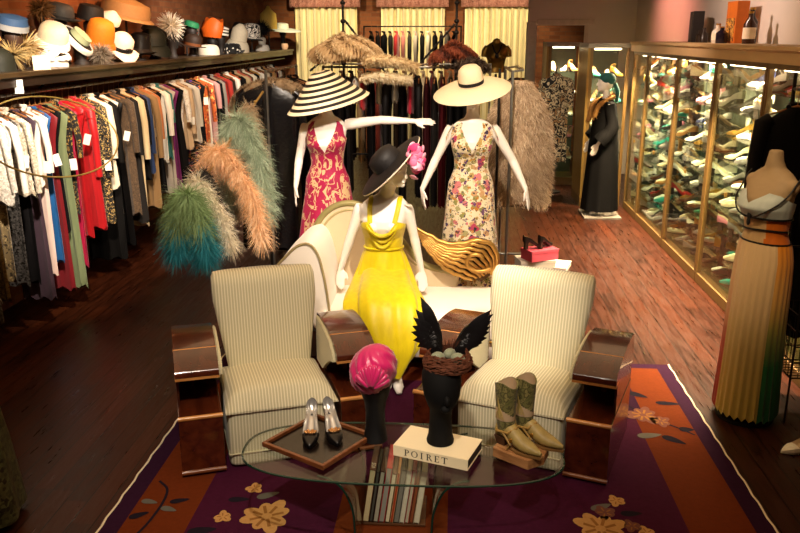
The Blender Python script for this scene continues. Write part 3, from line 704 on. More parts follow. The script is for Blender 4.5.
for ex, ey, rz in ((-.045, -.032, .4), (.008, .012, .9), (.045, -.042, -.3)):
    m = MB(); m.sq((0, 0, 0), (.066, .05, .05), 1, 1, 20, 14); e = m.build('egg', spots('#858a70', ['#5d6250', '#6d745e', '#4a4a3a'], 150, .3, .5), t); place(e, (ex, ey, .046), (.2, .1, rz))
for s in (-1, 1):
    m = MB(); 
    root = Vector((s*.035, .05, .05))
    tips = [(-.128, .3), (-.15, .24), (-.16, .2), (-.165, .16), (-.17, .13), (-.16, .09), (-.14, .06)] if s < 0 else [(.19, .245), (.20, .225), (.195, .195), (.19, .165), (.185, .14), (.175, .11), (.155, .085), (.14, .07)]
    for layer in (0, 1):
        for i, (tx, tz) in enumerate(tips):
            tip = Vector((tx, .055+.012*layer, tz)); tip = root+(tip-root)*(1 if layer == 0 else .72)
            mid = root.lerp(tip, .5)+Vector((0, -.014*(1-layer), .018 if s > 0 else .026))
            B = bez([root+Vector((0, 0, -.006*i)), mid, tip], 5); wd = [.010, .019, .026, .030, .031, .031, .029, .025, .018, .009, .001]
            m.tube(B, wd, 6, 0, True, False, .2, (0, 1, 0))
    # covert feathers at the shoulder of the wing
    for j in range(44):
        u = R2.random(); k = R2.choice(tips); b = root.lerp(Vector((k[0], .05, k[1])), .12+.35*u); m.tube([b, b+Vector((s*.014, -.012, .014)), b+Vector((s*.038, -.006, .022))], [.018, .018, .001], 6, 0, True, False, .3, (0, 1, 0))
    m.build('wing', plain('#0f0d0e', .38, 0, .5, .4, 40), t, angle=70)
m = MB()
for j in range(50):
    a = R2.uniform(0, pi); m.strand((.03*cos(a), .055, .045), (cos(a)*.5, R2.uniform(-.4, .4), 1), R2.uniform(.04, .075), .005, 0, .1, 2, R2)
m.build('plume_tuft', plain('#4a2412', .7), t)
# cowboy boots on a block
t = thing('boot_block', 'rough wooden block carrying the cowboy boots on the glass table', 'block', (.335, 3.395, TZ+.001), radians(-38))
m = MB(); m.ext([(-.09, -.09), (.10, -.09), (.13, .0), (.10, .09), (-.09, .09), (-.11, 0)], 0, .05, 'z'); m.build('block', wood('#8a5a30', '#b98450', .6, (6, 30, 30)), t, bevel=.006, smooth=False)
m = MB(); m.ext([(-.075, -.075), (.08, -.075), (.10, 0), (.08, .075), (-.075, .075), (-.09, 0)], .05, .053, 'z'); m.build('top_face', wood('#a06d3c', '#c08c58', .6, (6, 30, 30)), t, smooth=False)
LEA = blotch(['#5d5a30', '#6d683a', '#4f4a28', '#857a48', '#655e34'], 22, .45); LE2 = plain('#a18a4e', .5, 0, .4, .4, 24); LIN_ = plain('#b59a78', .7)
for bx, by, rz, lab in ((.275, 3.40, radians(-42), 'olive leather cowboy boot on the block, standing nearer the POIRET book'), (.365, 3.455, radians(-34), 'olive leather cowboy boot on the block, with its mate between it and the book')):
    t = thing('cowboy_boot', lab, 'boot', (bx, by, TZ+.0555), rz, 'pair of cowboy boots'); t.scale = (1, 1, 1.08)
    m = MB(); rings = []
    for x, w, z0, z1 in ((-.055, .022, .03, .075), (-.05, .031, .03, .1), (-.02, .034, .03, .115), (.02, .034, .026, .11), (.06, .037, .008, .085), (.10, .038, .002, .062), (.135, .032, .004, .05), (.165, .02, .007, .038), (.192, .007, .011, .028)):
        rings.append([(x, w*cos(q)*(1 if abs(cos(q)) > .3 else 1), (z0+z1)/2+(z1-z0)/2*sin(q)) for q in [2*pi*j/18 for j in range(18)]])
    m.loft(rings); m.build('foot_upper', LE2, t)
    m = MB(); rings = []
    for z, r, ry, cx in ((.055, .042, .036, -.012), (.09, .043, .037, -.012), (.14, .046, .040, -.014), (.2, .05, .044, -.016), (.25, .053, .047, -.016), (.285, .055, .049, -.016)):
        rings.append([(cx+r*cos(2*pi*j/24), ry*sin(2*pi*j/24), z+(.026*abs(sin(2*pi*j/24))**2-.018 if z > .28 else 0)) for j in range(24)])
    inn = [[(-.016+.048*cos(2*pi*j/24), .042*sin(2*pi*j/24), z+(.026*abs(sin(2*pi*j/24))**2-.018 if z > .28 else 0)) for j in range(24)] for z in (.285, .12)]
    m.loft(rings, 0, True, False); m.loft([rings[-1], inn[0]], 0, True, False); sh = m.build('shaft', LEA, t)
    m = MB(); m.loft(inn, 0, True, False); m.add(inn[1], [tuple(range(24))]); m.build('lining', LIN_, t)
    m = MB(); m.tube([(-.03, .041, .07), (-.06, .0, .075), (-.03, -.041, .07), (.03, -.04, .075), (.05, 0, .092), (.03, .04, .075)], .006, 6, 0, False, True)
    m.tube([(.0, -.041, .075), (.05, -.043, .03), (.03, -.04, .0)], .005, 6); m.tube([(.0, .041, .075), (.05, .043, .03), (.03, .04, .0)], .005, 6); m.build('ankle_strap', plain('#a07c3c', .5), t)
    m = MB(); m.sq((.052, -.043, .05), (.016, .008, .02), .5, .5, 12, 8); m.build('buckle', GOLD, t)
    m = MB(); m.loft([[(-.022+a*w, b*w, z) for a, b in ((-1, -1), (1, -1), (1, 1), (-1, 1))] for z, w in ((0, .022), (.04, .031))]); m.build('heel', plain('#4a2f1a', .5), t, smooth=False)
    m = MB(); m.ext([(.03, -.03), (.08, -.039), (.13, -.034), (.195, -.006), (.195, .006), (.13, .034), (.08, .039), (.03, .03)], -.003, .006, 'z'); m.build('sole', plain('#7d5a30', .5), t, smooth=False)
    for s in (-1, 1):
        m = MB()
        for k in range(3):
            m.tube(bez([(-.016-.02+.012*k, s*(.0425), .13), (-.016+.0-.005*k, s*.0465, .18+.02*k), (-.016+.025-.012*k, s*.044, .13)], 4), .0022, 4)
        m.build('stitching', plain('#b39a58', .5), sh)
# ---------------------------------------------------------------- mannequins
TOR = [(.80, .10, .075, 0), (.84, .145, .10, .005), (.90, .170, .115, .01), (.97, .172, .115, .01), (1.04, .150, .10, .0), (1.12, .120, .085, -.005), (1.20, .128, .092, -.01), (1.28, .148, .118, -.022), (1.33, .155, .115, -.02), (1.39, .162, .10, -.005), (1.44, .158, .078, .005), (1.475, .118, .062, .008), (1.505, .062, .054, .006), (1.54, .047, .048, -.002), (1.61, .046, .048, -.015)]
def hand(m, w, d, side, pn, S=1., curl=.25):
    w, d, side, pn = Vector(w), Vector(d).normalized(), Vector(side), Vector(pn)
    side = (side-d*side.dot(d)).normalized(); pn = d.cross(side)*(1 if d.cross(side).dot(pn) > 0 else -1)
    rings = []
    for t, hw, th in ((-.02, .02, .018), (0, .021, .016), (.03, .032, .015), (.065, .039, .0135), (.088, .037, .012)):
        c = w+d*t*S; rings.append([c+side*(hw*S*cos(a))+pn*(th*S*sin(a)) for a in [2*pi*j/14 for j in range(14)]])
    m.loft(rings)
    for k, (o, L, b) in enumerate(((.029, .068, .082), (.010, .078, .088), (-.009, .073, .086), (-.027, .056, .078))):
        p = w+(side*o+d*(b-.02))*S; q = p; path = [p]; dd = (d+side*o*1.6).normalized()
        for s in (.45, .32, .25):
            q = q+dd*(L*s+(.02 if s == .45 else 0))*S; path.append(q); dd = (dd+pn*curl).normalized()
        m.tube(path, [.0092*S, .0088*S, .0082*S, .006*S], 8)
    p = w+side*.018*S+d*.012*S; a = (d*.62+side*.75+pn*.2).normalized()
    m.tube([p, p+a*.032*S, p+a*.032*S+(d*.9+side*.3+pn*.2).normalized()*.034*S, p+a*.032*S+(d*.95+side*.1+pn*.3).normalized()*.055*S], [.012*S, .011*S, .0095*S, .0065*S], 8)
def head(m, c, f, u, S=1., feat=True):
    c, f, u = Vector(c), Vector(f).normalized(), Vector(u); u = (u-f*u.dot(f)).normalized(); r = f.cross(u)
    M = Matrix((r, -f, u)).transposed()  # local -y is forward
    m.sq(c, (.148*S, .19*S, .215*S), 1, 1, 32, 20, 0, M)
    L = lambda x, y, z: c+M @ Vector((x*S, y*S, z*S))
    m.sq(L(0, -.045, -.062), (.108*S, .095*S, .115*S), 1, 1, 20, 14, 0, M)
    m.tube([L(0, -.088, .018), L(0, -.106, -.012), L(0, -.112, -.028), L(0, -.09, -.037)], [.008*S, .0115*S, .014*S, .008*S], 8)
    m.sq(L(0, -.093, -.063), (.044*S, .018*S, .014*S), 1, 1, 12, 8, 0, M); m.sq(L(0, -.09, -.073), (.036*S, .018*S, .013*S), 1, 1, 12, 8, 0, M)
    m.sq(L(0, -.078, -.10), (.042*S, .03*S, .03*S), 1, 1, 12, 8, 0, M)
    for s in (-1, 1):
        m.tube([L(s*.012, -.09, .028), L(s*.032, -.087, .036), L(s*.055, -.068, .028)], [.006*S, .008*S, .005*S], 6)
        m.sq(L(s*.031, -.079, .010), (.03*S, .018*S, .014*S), 1, 1, 10, 8, 0, M)
        m.sq(L(s*.075, .005, -.008), (.018*S, .04*S, .062*S), 1, 1, 10, 8, 0, M)
    return c, M
def remesh(m, name, mat, parent, vox=.006):
    o = m.build('tmp', mat); r = o.modifiers.new('r', 'REMESH'); r.mode = 'VOXEL'; r.voxel_size = vox; r.use_smooth_shade = True
    s = o.modifiers.new('s', 'SMOOTH'); s.factor = .5; s.iterations = 4
    dg = bpy.context.evaluated_depsgraph_get(); dg.update(); me = bpy.data.meshes.new_from_object(o.evaluated_get(dg)); me.name = name
    bpy.data.objects.remove(o); me.materials.clear(); me.materials.append(mat); me.polygons.foreach_set('use_smooth', [True]*len(me.polygons))
    n = bpy.data.objects.new(name, me); COL.objects.link(n); n.parent = parent; return n
def torso(m, dz=0, cx=0, cy=0, zmin=.8, lean=0, zmax=9):
    rings = []
    for z, rx, ry, y in TOR:
        if z < zmin or z > zmax: continue
        rings.append([(cx+rx*cos(a)+lean*max(0, z-1.35), cy+y+ry*sin(a), z+dz) for a in [2*pi*j/32 for j in range(32)]])
    m.loft(rings)
    for s in (-1, 1): 
        if zmax > 1.3: m.sq((cx+s*.062, cy-.10, 1.285+dz), (.095, .085, .09), 1, 1, 16, 10)
def arm(m, sh, el, wr, S=1.):
    p = [Vector(q) for q in (sh, el, wr)]
    P = [p[0], p[0].lerp(p[1], .15), p[0].lerp(p[1], .5), p[0].lerp(p[1], .88), p[1], p[1].lerp(p[2], .2), p[1].lerp(p[2], .6), p[2]]
    m.tube(P, [.040*S, .046*S, .040*S, .034*S, .033*S, .034*S, .027*S, .020*S], 14)
def leg(m, hp, kn, an, toe, S=1.):
    p = [Vector(q) for q in (hp, kn, an)]
    P = [p[0], p[0].lerp(p[1], .3), p[0].lerp(p[1], .7), p[1], p[1].lerp(p[2], .25), p[1].lerp(p[2], .6), p[2]]
    m.tube(P, [.088*S, .082*S, .063*S, .052*S, .052*S, .042*S, .031*S], 16)
    t = Vector(toe); f = (t-p[2]); m.tube([p[2]-f*.12+Vector((0, 0, -.03)), p[2]+f*.25+Vector((0, 0, -.025)), p[2]+f*.7, t], [.028, .034, .036, .018], 12, 0, True, False, .8, (0, 0, 1))
def at(M_, p): return M_ @ Vector(p)
def dressmesh(top, rad, zlow, cols=72, rows=40, pleat=(0, 0), ph=0., cx=0, cy=0, dz=0, th=.004, lean=0, hemf=None, ov=None):
    # top: [(|phi| deg, z)], rad(z) -> rx, ry, cy ; phi 0 is the front
    outer = []; inner = []
    for i in range(rows+1):
        t = i/rows; ro = []; rn = []
        for j in range(cols):
            ph_ = -180+360*j/cols; zt = ip(abs(ph_), top); zb = zlow+(hemf(ph_) if hemf else 0); z = zb+(zt-zb)*t**.9
            rx, ry, y0 = rad(z); a = radians(ph_); k = 1+(pleat[1]*max(0, min(1, (ip(0, [(0, 1)]) if False else (pleat[2]-z)/max(.01, pleat[2]-zb))))*sin(pleat[0]*a+ph+.8*sin(2*a)) if pleat[1] else 0)
            sa, ca = sin(a), cos(a)
            ro.append((cx+lean*max(0, z-1.35)+rx*k*sa, cy+y0-ry*k*ca, z+dz)); rn.append((cx+lean*max(0, z-1.35)+(rx*k-th)*sa, cy+y0-(ry*k-th)*ca, z+dz))
        outer.append(ro); inner.append(rn)
    m = MB(); m.loft(outer, 0, True, False); m.loft(inner, 0, True, False); m.loft([outer[-1], inner[-1]], 0, True, False); m.loft([outer[0], inner[0]], 0, True, False)
    return m
def bodyrad(off=.008, skirt=None):
    tab = [(z, rx, ry, y) for z, rx, ry, y in TOR]
    def f(z):
        if skirt and z < skirt[-1][0]: return ip(z, skirt)
        rx, ry, y = ip(z, tab)
        b = max(0, 1-abs(z-1.285)/.075); return [rx+off, ry+off+.018*b, y-.012*b]
    return f
# display platform under the two standing mannequins
m = MB(); m.b2(-1.40, .62, 6.1, 7.0, .0, .18); o = m.build('display_platform', plain('#4a443e', .6), bevel=.01, smooth=False); tag(o, 'low dark display platform under the two standing mannequins', 'platform')
PZ = .181
# --- pink dress mannequin
t = thing('mannequin', 'white standing mannequin in a magenta and beige print dress, one arm held straight out', 'mannequin', (-1.01, 6.5, PZ), radians(0), 'shop mannequins')
m = MB(); torso(m); head(m, (0, -.02, 1.70), (0, -1, 0), (0, 0, 1))
arm(m, (-.162, .0, 1.435), (-.235, .03, 1.16), (-.262, -.02, .93)); hand(m, (-.262, -.02, .93), (-.03, -.02, -1), (.2, -1, 0), (1, .2, 0), 1, .1)
arm(m, (.155, .0, 1.435), (.44, -.03, 1.475), (.71, -.05, 1.47)); hand(m, (.71, -.05, 1.47), (1, -.02, -.02), (.1, -.7, -.5), (0, .3, -1), 1, .12)
for s in (-1, 1): leg(m, (s*.09, .0, .88), (s*.085, -.01, .48), (s*.085, .02, .09), (s*.1, -.15, .022))
m.lathe([(.0, .0), (.16, .0), (.16, .012), (0, .012)], n=28); m.tube([(.085, .05, .01), (.085, .04, .3)], .012, 8)
remesh(m, 'figure', MANN, t)
PINK = blotch(['#9c103e', '#a01244', '#960e3c', '#9c103e', '#9c103e', '#c9a87c', '#c4a276', '#9c103e', '#8e0c38'], 15, .55, (1, 1, .6), 1.4)
d = dressmesh([(0, 1.22), (22, 1.34), (38, 1.468), (52, 1.462), (62, 1.36), (90, 1.315), (115, 1.34), (135, 1.465), (150, 1.46), (163, 1.36), (180, 1.30)], bodyrad(.009, [(.40, .26, .24, .0), (.70, .22, .18, .0), (.90, .188, .135, .005), (1.0, .178, .125, .005), (1.06, .152, .105, 0), (1.12, .129, .094, -.005)]), .40, 72, 44, (9, .05, .95))
d.build('print_dress', PINK, t)
# --- floral mannequin
t = thing('mannequin', 'white standing mannequin in a long cream floral dress, arms held down', 'mannequin', (.15, 6.4, PZ), 0, 'shop mannequins')
m = MB(); torso(m); head(m, (0, -.02, 1.70), (.1, -1, -.1), (0, 0, 1))
arm(m, (-.158, .0, 1.435), (-.275, -.0, 1.19), (-.385, -.05, .945)); hand(m, (-.385, -.05, .945), (.12, -.1, -1), (.3, -1, 0), (1, .3, 0), 1, .15)
arm(m, (.158, .0, 1.435), (.325, .02, 1.17), (.43, -.06, .955)); hand(m, (.43, -.06, .955), (.22, -.1, -1), (-.3, -1, 0), (-1, .3, 0), 1, .15)
for s in (-1, 1): leg(m, (s*.09, .0, .88), (s*.085, -.01, .48), (s*.085, .02, .09), (s*.1, -.15, .022))
m.lathe([(.0, .0), (.16, .0), (.16, .012), (0, .012)], n=28)
remesh(m, 'figure', MANN, t)
t2 = NT('garden_floral'); t2.P(.6, 0, .3, .15)
v = t2.co(); 
def layer(base, scale, thr, cols, dens, seed):
    mp = t2.n('ShaderNodeMapping'); mp.inputs['Location'].default_value = (seed, seed*1.7, seed*.6); t2.l(v, mp.inputs['Vector'])
    nz = t2.n('ShaderNodeTexNoise', i_Scale=scale*1.6, i_Detail=2.); t2.l(mp.outputs[0], nz.inputs['Vector']); mv = t2.mix(.05, mp.outputs[0], nz.outputs['Color'])
    vo = t2.n('ShaderNodeTexVoronoi', i_Scale=scale); t2.l(mv, vo.inputs['Vector']); sx = t2.n('ShaderNodeSeparateColor'); t2.l(vo.outputs['Color'], sx.inputs[0])
    c = t2.ramp(sx.outputs[0], [(i/len(cols), q) for i, q in enumerate(cols)], True)
    return t2.mix(t2.math('MULTIPLY', t2.math('LESS_THAN', vo.outputs['Distance'], thr), t2.math('LESS_THAN', sx.outputs[1], dens)), base, c)
c = layer('#ead9b4', 20, .48, ['#8d8a4a', '#b89a58', '#a9a06a', '#c89a6a'], .72, 3.1); c = layer(c, 13.5, .42, ['#b83a5a', '#d07a7a', '#a5405a'], .42, 7.3); c = layer(c, 30, .40, ['#3a2a5a', '#2a1f2a', '#b87a28', '#6a3a6a'], .62, 1.7); c = layer(c, 48, .36, ['#1d1a1a', '#c89038', '#4a3a20'], .5, 5.2)
t2.col(c); FLORAL = t2.mat
d = dressmesh([(0, 1.24), (22, 1.36), (36, 1.47), (58, 1.468), (68, 1.40), (90, 1.33), (112, 1.38), (125, 1.465), (150, 1.465), (163, 1.40), (180, 1.36)], bodyrad(.010, [(.05, .27, .22, .0), (.40, .235, .19, .0), (.75, .20, .16, .0), (.92, .186, .135, .005), (1.0, .176, .125, .005), (1.06, .152, .108, 0), (1.12, .131, .097, -.005)]), .05, 80, 60, (8, .07, .95))
# ruffled edging along the neckline
d2 = MB()
for s in (-1, 1):
    pts = []
    f = bodyrad(.016)
    for q in range(13):
        ph_ = q/12*36; z = ip(ph_, [(0, 1.24), (22, 1.36), (36, 1.47)]); rx, ry, y0 = f(z); pts.append((s*rx*sin(radians(ph_)), y0-ry*cos(radians(ph_))-.004*(q % 2), z))
    d2.tube(pts, [.008+.004*(q % 2) for q in range(13)], 6)
    # flutter cap sleeve
    d2.loft([[(s*(.15+.035*k), .075*cos(a), 1.452-.03*k-.02*k*k-.045*(1-sin(a))*.5*k+.006*sin(9*a)*k) for a in [pi*j/16 for j in range(17)]] for k in (0, .5, 1, 1.5)], 0, False, False)
dd = d.build('floral_dress', FLORAL, t); d2.build('ruffle', FLORAL, dd)
# --- yellow seated mannequin
HY = 5.56; t = thing('mannequin', 'white mannequin in a yellow dress seated on the chaise', 'mannequin', (0, 0, 0), 0, 'shop mannequins')
m = MB(); DZ_ = -.265; torso(m, DZ_, -.475, HY, .8, .14)
hc = (-.395, HY-.10, 1.43); hf, hu = (.80, -.55, -.22), (-.28, -.12, .95)
m.tube([(-.455, HY, 1.22), (-.43, HY-.03, 1.30), (-.405, HY-.08, 1.40)], [.05, .046, .05], 14)
head(m, hc, hf, hu)
arm(m, (-.632, HY, 1.155), (-.715, HY+.04, .92), (-.800, HY+.10, .655)); hand(m, (-.80, HY+.10, .655), (-.05, -.1, -1), (1, -.3, 0), (.2, 1, -.1), .95, .12)
arm(m, (-.315, HY, 1.155), (-.265, HY+.05, .93), (-.205, HY+.06, .665)); hand(m, (-.205, HY+.06, .665), (.1, -.1, -1), (-1, -.3, 0), (-.2, 1, -.1), .95, .12)
leg(m, (-.56, HY-.04, .575), (-.50, 5.10, .555), (-.41, 5.08, .13), (-.40, 4.97, .028)); leg(m, (-.39, HY-.04, .575), (-.36, 5.08, .565), (-.345, 5.03, .13), (-.322, 4.90, .028))
remesh(m, 'figure', MANN, t)
YEL = fabric('#dcc612', .42, '#b8a00a', .3)  # darker streak tone paints shade into the skirt folds
f = bodyrad(.011)
d = dressmesh([(0, 1.225), (14, 1.24), (26, 1.30), (40, 1.33), (70, 1.31), (90, 1.30), (130, 1.28), (180, 1.26)], f, 1.12, 72, 20, (0, 0), 0, -.475, HY, DZ_, .004, .14)
# cowl drape folds
for k, (zz, dip) in enumerate(((1.30, .085), (1.29, .12), (1.275, .15))):
    pts = []
    for j in range(17):
        u = -1+j/8; ph_ = 42*u; z = zz-dip*(1-u*u)+.02; rx, ry, y0 = f(z); pts.append((-.475+(rx+.004)*sin(radians(ph_)), HY+y0-(ry+.004+.008*(1-u*u))*cos(radians(ph_)), z+DZ_))
    d.tube(pts, [.004+.011*(1-(-1+j/8)**2) for j in range(17)], 7)
d.build('bodice', YEL, t)
for s in (-1, 1):
    m = MB()
    P = [(-.475+s*.085, HY-.125, 1.32+DZ_), (-.475+s*.098, HY-.085, 1.42+DZ_), (-.475+s*.10, HY-.02, 1.482+DZ_), (-.475+s*.10, HY+.06, 1.465+DZ_), (-.475+s*.09, HY+.10, 1.38+DZ_), (-.475+s*.085, HY+.105, 1.27+DZ_)]
    m.tube(bez([(x+.14*max(0, z-DZ_-1.35), y, z) for x, y, z in P], 5), .017, 8, 0, True, False, .25, (0, 1, 0) if False else (0, -1, .3))
    m.build('shoulder_strap', YEL, t)
spn = [((-.475, HY-.005, .868), (0, 0, 1), .134, .100), ((-.475, HY-.005, .845), (0, 0, 1), .131, .098), ((-.475, HY-.01, .80), (0, -.08, 1), .150, .108), ((-.472, HY-.03, .72), (0, -.3, .95), .176, .124), ((-.465, 5.46, .645), (0, -.75, .66), .200, .130), ((-.455, 5.33, .605), (0, -.97, .25), .218, .120), ((-.44, 5.19, .59), (0, -1, .0), .238, .114), ((-.425, 5.07, .55), (0, -.8, -.6), .252, .114), ((-.41, 5.01, .46), (0, -.25, -.97), .238, .118), ((-.39, 4.985, .36), (0, -.05, -1), .198, .125), ((-.37, 4.975, .29), (0, 0, -1), .142, .12), ((-.375, 4.97, .22), (0, 0, -1), .105, .11), ((-.375, 4.965, .165), (.1, 0, -1), .07, .095)]
rings = []
cen = bez([q[0] for q in spn], 4); nn = bez([q[1] for q in spn], 4); rr = bez([(q[2], q[3], 0) for q in spn], 4)
for i, (c, n_, r_) in enumerate(zip(cen, nn, rr)):
    n_ = n_.normalized(); X_ = Vector((1, 0, 0)); Y_ = n_.cross(X_).normalized(); v = i/(len(cen)-1)
    ring = []
    for j in range(80):
        a = 2*pi*j/80; k = 1+.13*min(1, v*1.8)*sin(7*a+1.5*sin(2*a)+v*2)+.05*min(1, v*1.3)*sin(13*a+v*4)
        ring.append(c+X_*(r_[0]*k*cos(a))+Y_*(r_[1]*k*sin(a))+Vector((0, 0, (-.03*v**3)*sin(2*a))))
    rings.append(ring)
m = MB(); m.loft(rings, 0, True, False); sk = m.build('skirt', YEL, t)
m = MB(); m.tube([(-.475+.138*cos(a), HY-.005+.104*sin(a), .862) for a in [2*pi*j/40 for j in range(40)]], .008, 6, 0, False, True); m.build('waistband', YEL, t)
# --- hats on these mannequins
BLK = plain('#14100f', .6, 0, .3, .2, 60); STRAW = plain('#e9d6b2', .7, 0, .3, .08, 90)
def lathe_mats(prof, mi, n=48):
    m = MB()
    for (a, b), k in zip(zip(prof, prof[1:]), mi): m.lathe([a, b], n=n, m=k, caps=False)
    return m
ST = 13; pr = [(.335-.255*(i/ST)**.92, .245*i/ST) for i in range(ST+1)]+[(.04, .252), (.001, .254)]
m = lathe_mats(pr+[(.001, .246), (.07, .24), (.327, .0), (.335, .0)], [(1 if i % 2 else 0) for i in range(ST)]+[1, 0, 0, 1, 0, 1])
o = m.build('striped_hat', [STRAW, BLK], smooth=True, angle=70); place(o, (-.985, 6.47, 1.785), (radians(7), radians(-13), 0)); tag(o, 'huge cone shaped straw hat with black and cream stripes on the print dress mannequin', 'hat')
def rotm(up, yaw=0): return Vector(up).normalized().to_track_quat('Z', 'Y').to_euler()
t = thing('sun_hat', 'wide brimmed cream straw hat with black band on the floral dress mannequin', 'hat', (.135, 6.37, 1.942)); t.rotation_euler = (radians(15), radians(-9), 0); t.scale = (.93, .93, 1)
pr = [(.097, .0), (.14, .002), (.2, -.006), (.26, -.022), (.31, -.045), (.325, -.056), (.322, -.06), (.31, -.05), (.26, -.028), (.2, -.012), (.14, -.004), (.097, -.006)]
m = MB(); m.lathe(pr, n=64, caps=False); m.build('brim', STRAW, t)
m = MB(); m.lathe([(.099, -.003), (.103, .03), (.102, .075), (.092, .115), (.065, .14), (.03, .148), (.001, .149), (.001, .143), (.06, .134), (.087, .11), (.097, .072), (.095, .0)], n=48, caps=False); m.build('crown', STRAW, t)
m = MB(); m.lathe([(.1035, .004), (.106, .006), (.1055, .03), (.1035, .031)], n=48, caps=False); m.build('hat_band', BLK, t)
up = Vector((-.70, -.13, .70)).normalized()
t = thing('brimmed_hat', 'black wide brimmed hat with cream edge, steeply tilted on the seated yellow mannequin', 'hat', Vector(hc)+up*.055); t.rotation_euler = rotm(up)
m = MB(); m.lathe([(.108, .0), (.18, .0), (.25, -.012), (.272, -.02), (.272, -.024), (.25, -.018), (.18, -.006), (.108, -.006)], n=64, caps=False); m.build('brim', BLK, t)
m = MB(); m.lathe([(.109, -.002), (.112, .04), (.10, .085), (.06, .105), (.001, .108), (.001, .102), (.056, .099), (.094, .08), (.104, .04), (.103, 0)], n=40, caps=False); m.build('crown', BLK, t)
m = MB(); m.tube([(.268*cos(a), .268*sin(a), -.027) for a in [2*pi*j/64 for j in range(64)]], .006, 6, 0, False, True); m.build('edge_trim', CREAM, t)
# silk flower pinned under the raised side of the brim (a part of the hat)
m = MB(); wm = Matrix.LocRotScale(t.location, t.rotation_euler, None); inv = wm.inverted()
fc = inv @ Vector((-.235, HY-.28, 1.555)); R3 = random.Random(5)
for j in range(80):
    d_ = Vector((R3.gauss(0, 1), R3.gauss(0, 1), R3.gauss(0, 1))).normalized(); c = fc+d_*R3.uniform(.01, .065)+inv.to_3x3() @ Vector((0, 0, R3.uniform(-.10, .05)))
    M = d_.to_track_quat('Z', 'Y').to_matrix(); m.sq(c, (.058, .05, .012), 1, 1, 10, 6, R3.choice((0, 0, 1, 2)), M)
m.build('silk_flower', [plain('#e87aa0', .6), plain('#d03a70', .6), plain('#f0a8bc', .6)], t)

# --- dress form in the gradient gown
t = thing('dress_form', 'headless dress form in a pleated rainbow gradient gown beside the shoe cases', 'dress form', (1.855, 4.78, 0), radians(-64))
m = MB(); rings = [[(rx*cos(a), y+ry*sin(a), z+.065) for a in [2*pi*j/32 for j in range(32)]] for z, rx, ry, y in TOR if z <= 1.55]
rings.append([(x*.8, y*.8, z+.06) for x, y, z in rings[-1]]); rings.append([(x*.92, y*.92, z+.005) for x, y, z in rings[-1]]); m.loft(rings)
for s in (-1, 1): m.sq((s*.064, -.098, 1.345), (.11, .10, .11), 1, 1, 18, 12); m.sq((s*.15, 0, 1.475), (.07, .085, .09), 1, 1, 16, 12)
remesh(m, 'torso', plain('#a08a68', .6, 0, .3, .1, 20), t, .008)
m = MB(); m.lathe([(.0, .001), (.17, .001), (.17, .02), (.03, .05), (.018, .1), (.018, .86), (0, .86)], n=24); m.build('stand', IRON, t)
f0 = bodyrad(.013)
def frad(z): rx, ry, y = f0(z-.065); return [rx+.002, ry+.002, y]
d = dressmesh([(0, 1.375), (30, 1.44), (55, 1.43), (90, 1.395), (130, 1.37), (180, 1.36)], frad, 1.275, 72, 14)
d.build('bodice', fabric('#c0cdc8', .5, '#a3b2b0'), t)
def zgrad(name, stops):
    q = NT(name); q.P(.6, 0, .3, .2); sp = q.n('ShaderNodeSeparateXYZ'); q.l(q.co(), sp.inputs[0])
    nz = q.n('ShaderNodeTexNoise', i_Scale=8.); q.l(q.co(), nz.inputs['Vector'])
    q.col(q.ramp(q.math('ADD', q.math('MULTIPLY', sp.outputs[2], 1/1.4), q.math('MULTIPLY', q.math('SUBTRACT', nz.outputs['Fac'], .5), .12)), stops)); return q.mat
G = [zgrad('dye_cream', [(.0, '#b7a040'), (.3, '#c2ac62'), (.55, '#cdb283'), (.95, '#d1b58a')]), zgrad('dye_green', [(.0, '#114a28'), (.28, '#1d6a38'), (.46, '#8f8a40'), (.58, '#c4974e'), (.8, '#d28420'), (.95, '#cf7416')]), zgrad('dye_red', [(.0, '#a02a1c'), (.35, '#b5482c'), (.55, '#c9a070'), (.95, '#cfb083')])]
skt = [(.05, .20, .175, .0), (.3, .192, .165, 0), (.6, .185, .155, 0), (.9, .182, .145, .005), (1.03, .18, .132, .005), (1.12, .165, .12, 0), (1.19, .14, .104, -.004), (1.30, .155, .12, -.015)]
m = MB(); cols = 108; rows = 30; grid = []
for i in range(rows+1):
    z = .05+(1.145-.05)*i/rows; rx, ry, y0 = ip(z, skt); g = []
    for j in range(cols):
        a = radians(-180+360*j/cols); k = 1+.035*(1-i/rows*.6)*sin(27*a)+.03*(1-i/rows)*sin(5*a+1); g.append((rx*k*sin(a), y0-ry*k*cos(a), z+(.015*sin(27*a) if i == 0 else 0)))
    grid.append(g)
for j in range(cols):
    p = -180+360*(j+.5)/cols; b = (j+1) % cols
    mi = 2 if -75 < p < -22 else (1 if 62 < p < 165 else 0)
    for i in range(rows): m.add([grid[i][j], grid[i][b], grid[i+1][b], grid[i+1][j]], [(0, 1, 2, 3)], mi)
o = m.build('pleated_skirt', G, t)
fuse(o)
d = dressmesh([(0, 1.29), (180, 1.29)], frad, 1.135, 72, 10); mm = MB(); fs = [[], []]
cs = fabric('#c6a878', .6, '#a98c60'); co = fabric('#c96a14', .6, '#a85410')
for f_ in d.f:
    xs_ = sum(d.v[i][0] for i in f_)/4; ys_ = sum(d.v[i][1] for i in f_)/4; p = math.degrees(math.atan2(xs_, -ys_)); mm.add([d.v[i] for i in f_], [tuple(range(len(f_)))], 1 if 40 < p < 150 else 0)
fuse(mm.build('waist_panel', [cs, co], t))
m = MB()
for z, tl in ((1.288, .0), (1.215, .006), (1.14, .0)):
    rx, ry, y0 = frad(z); m.tube([((rx+.004)*sin(a), y0-(ry+.004)*cos(a), z+tl*sin(a*2)) for a in [2*pi*j/48 for j in range(48)]], .006, 6, 0, False, True)
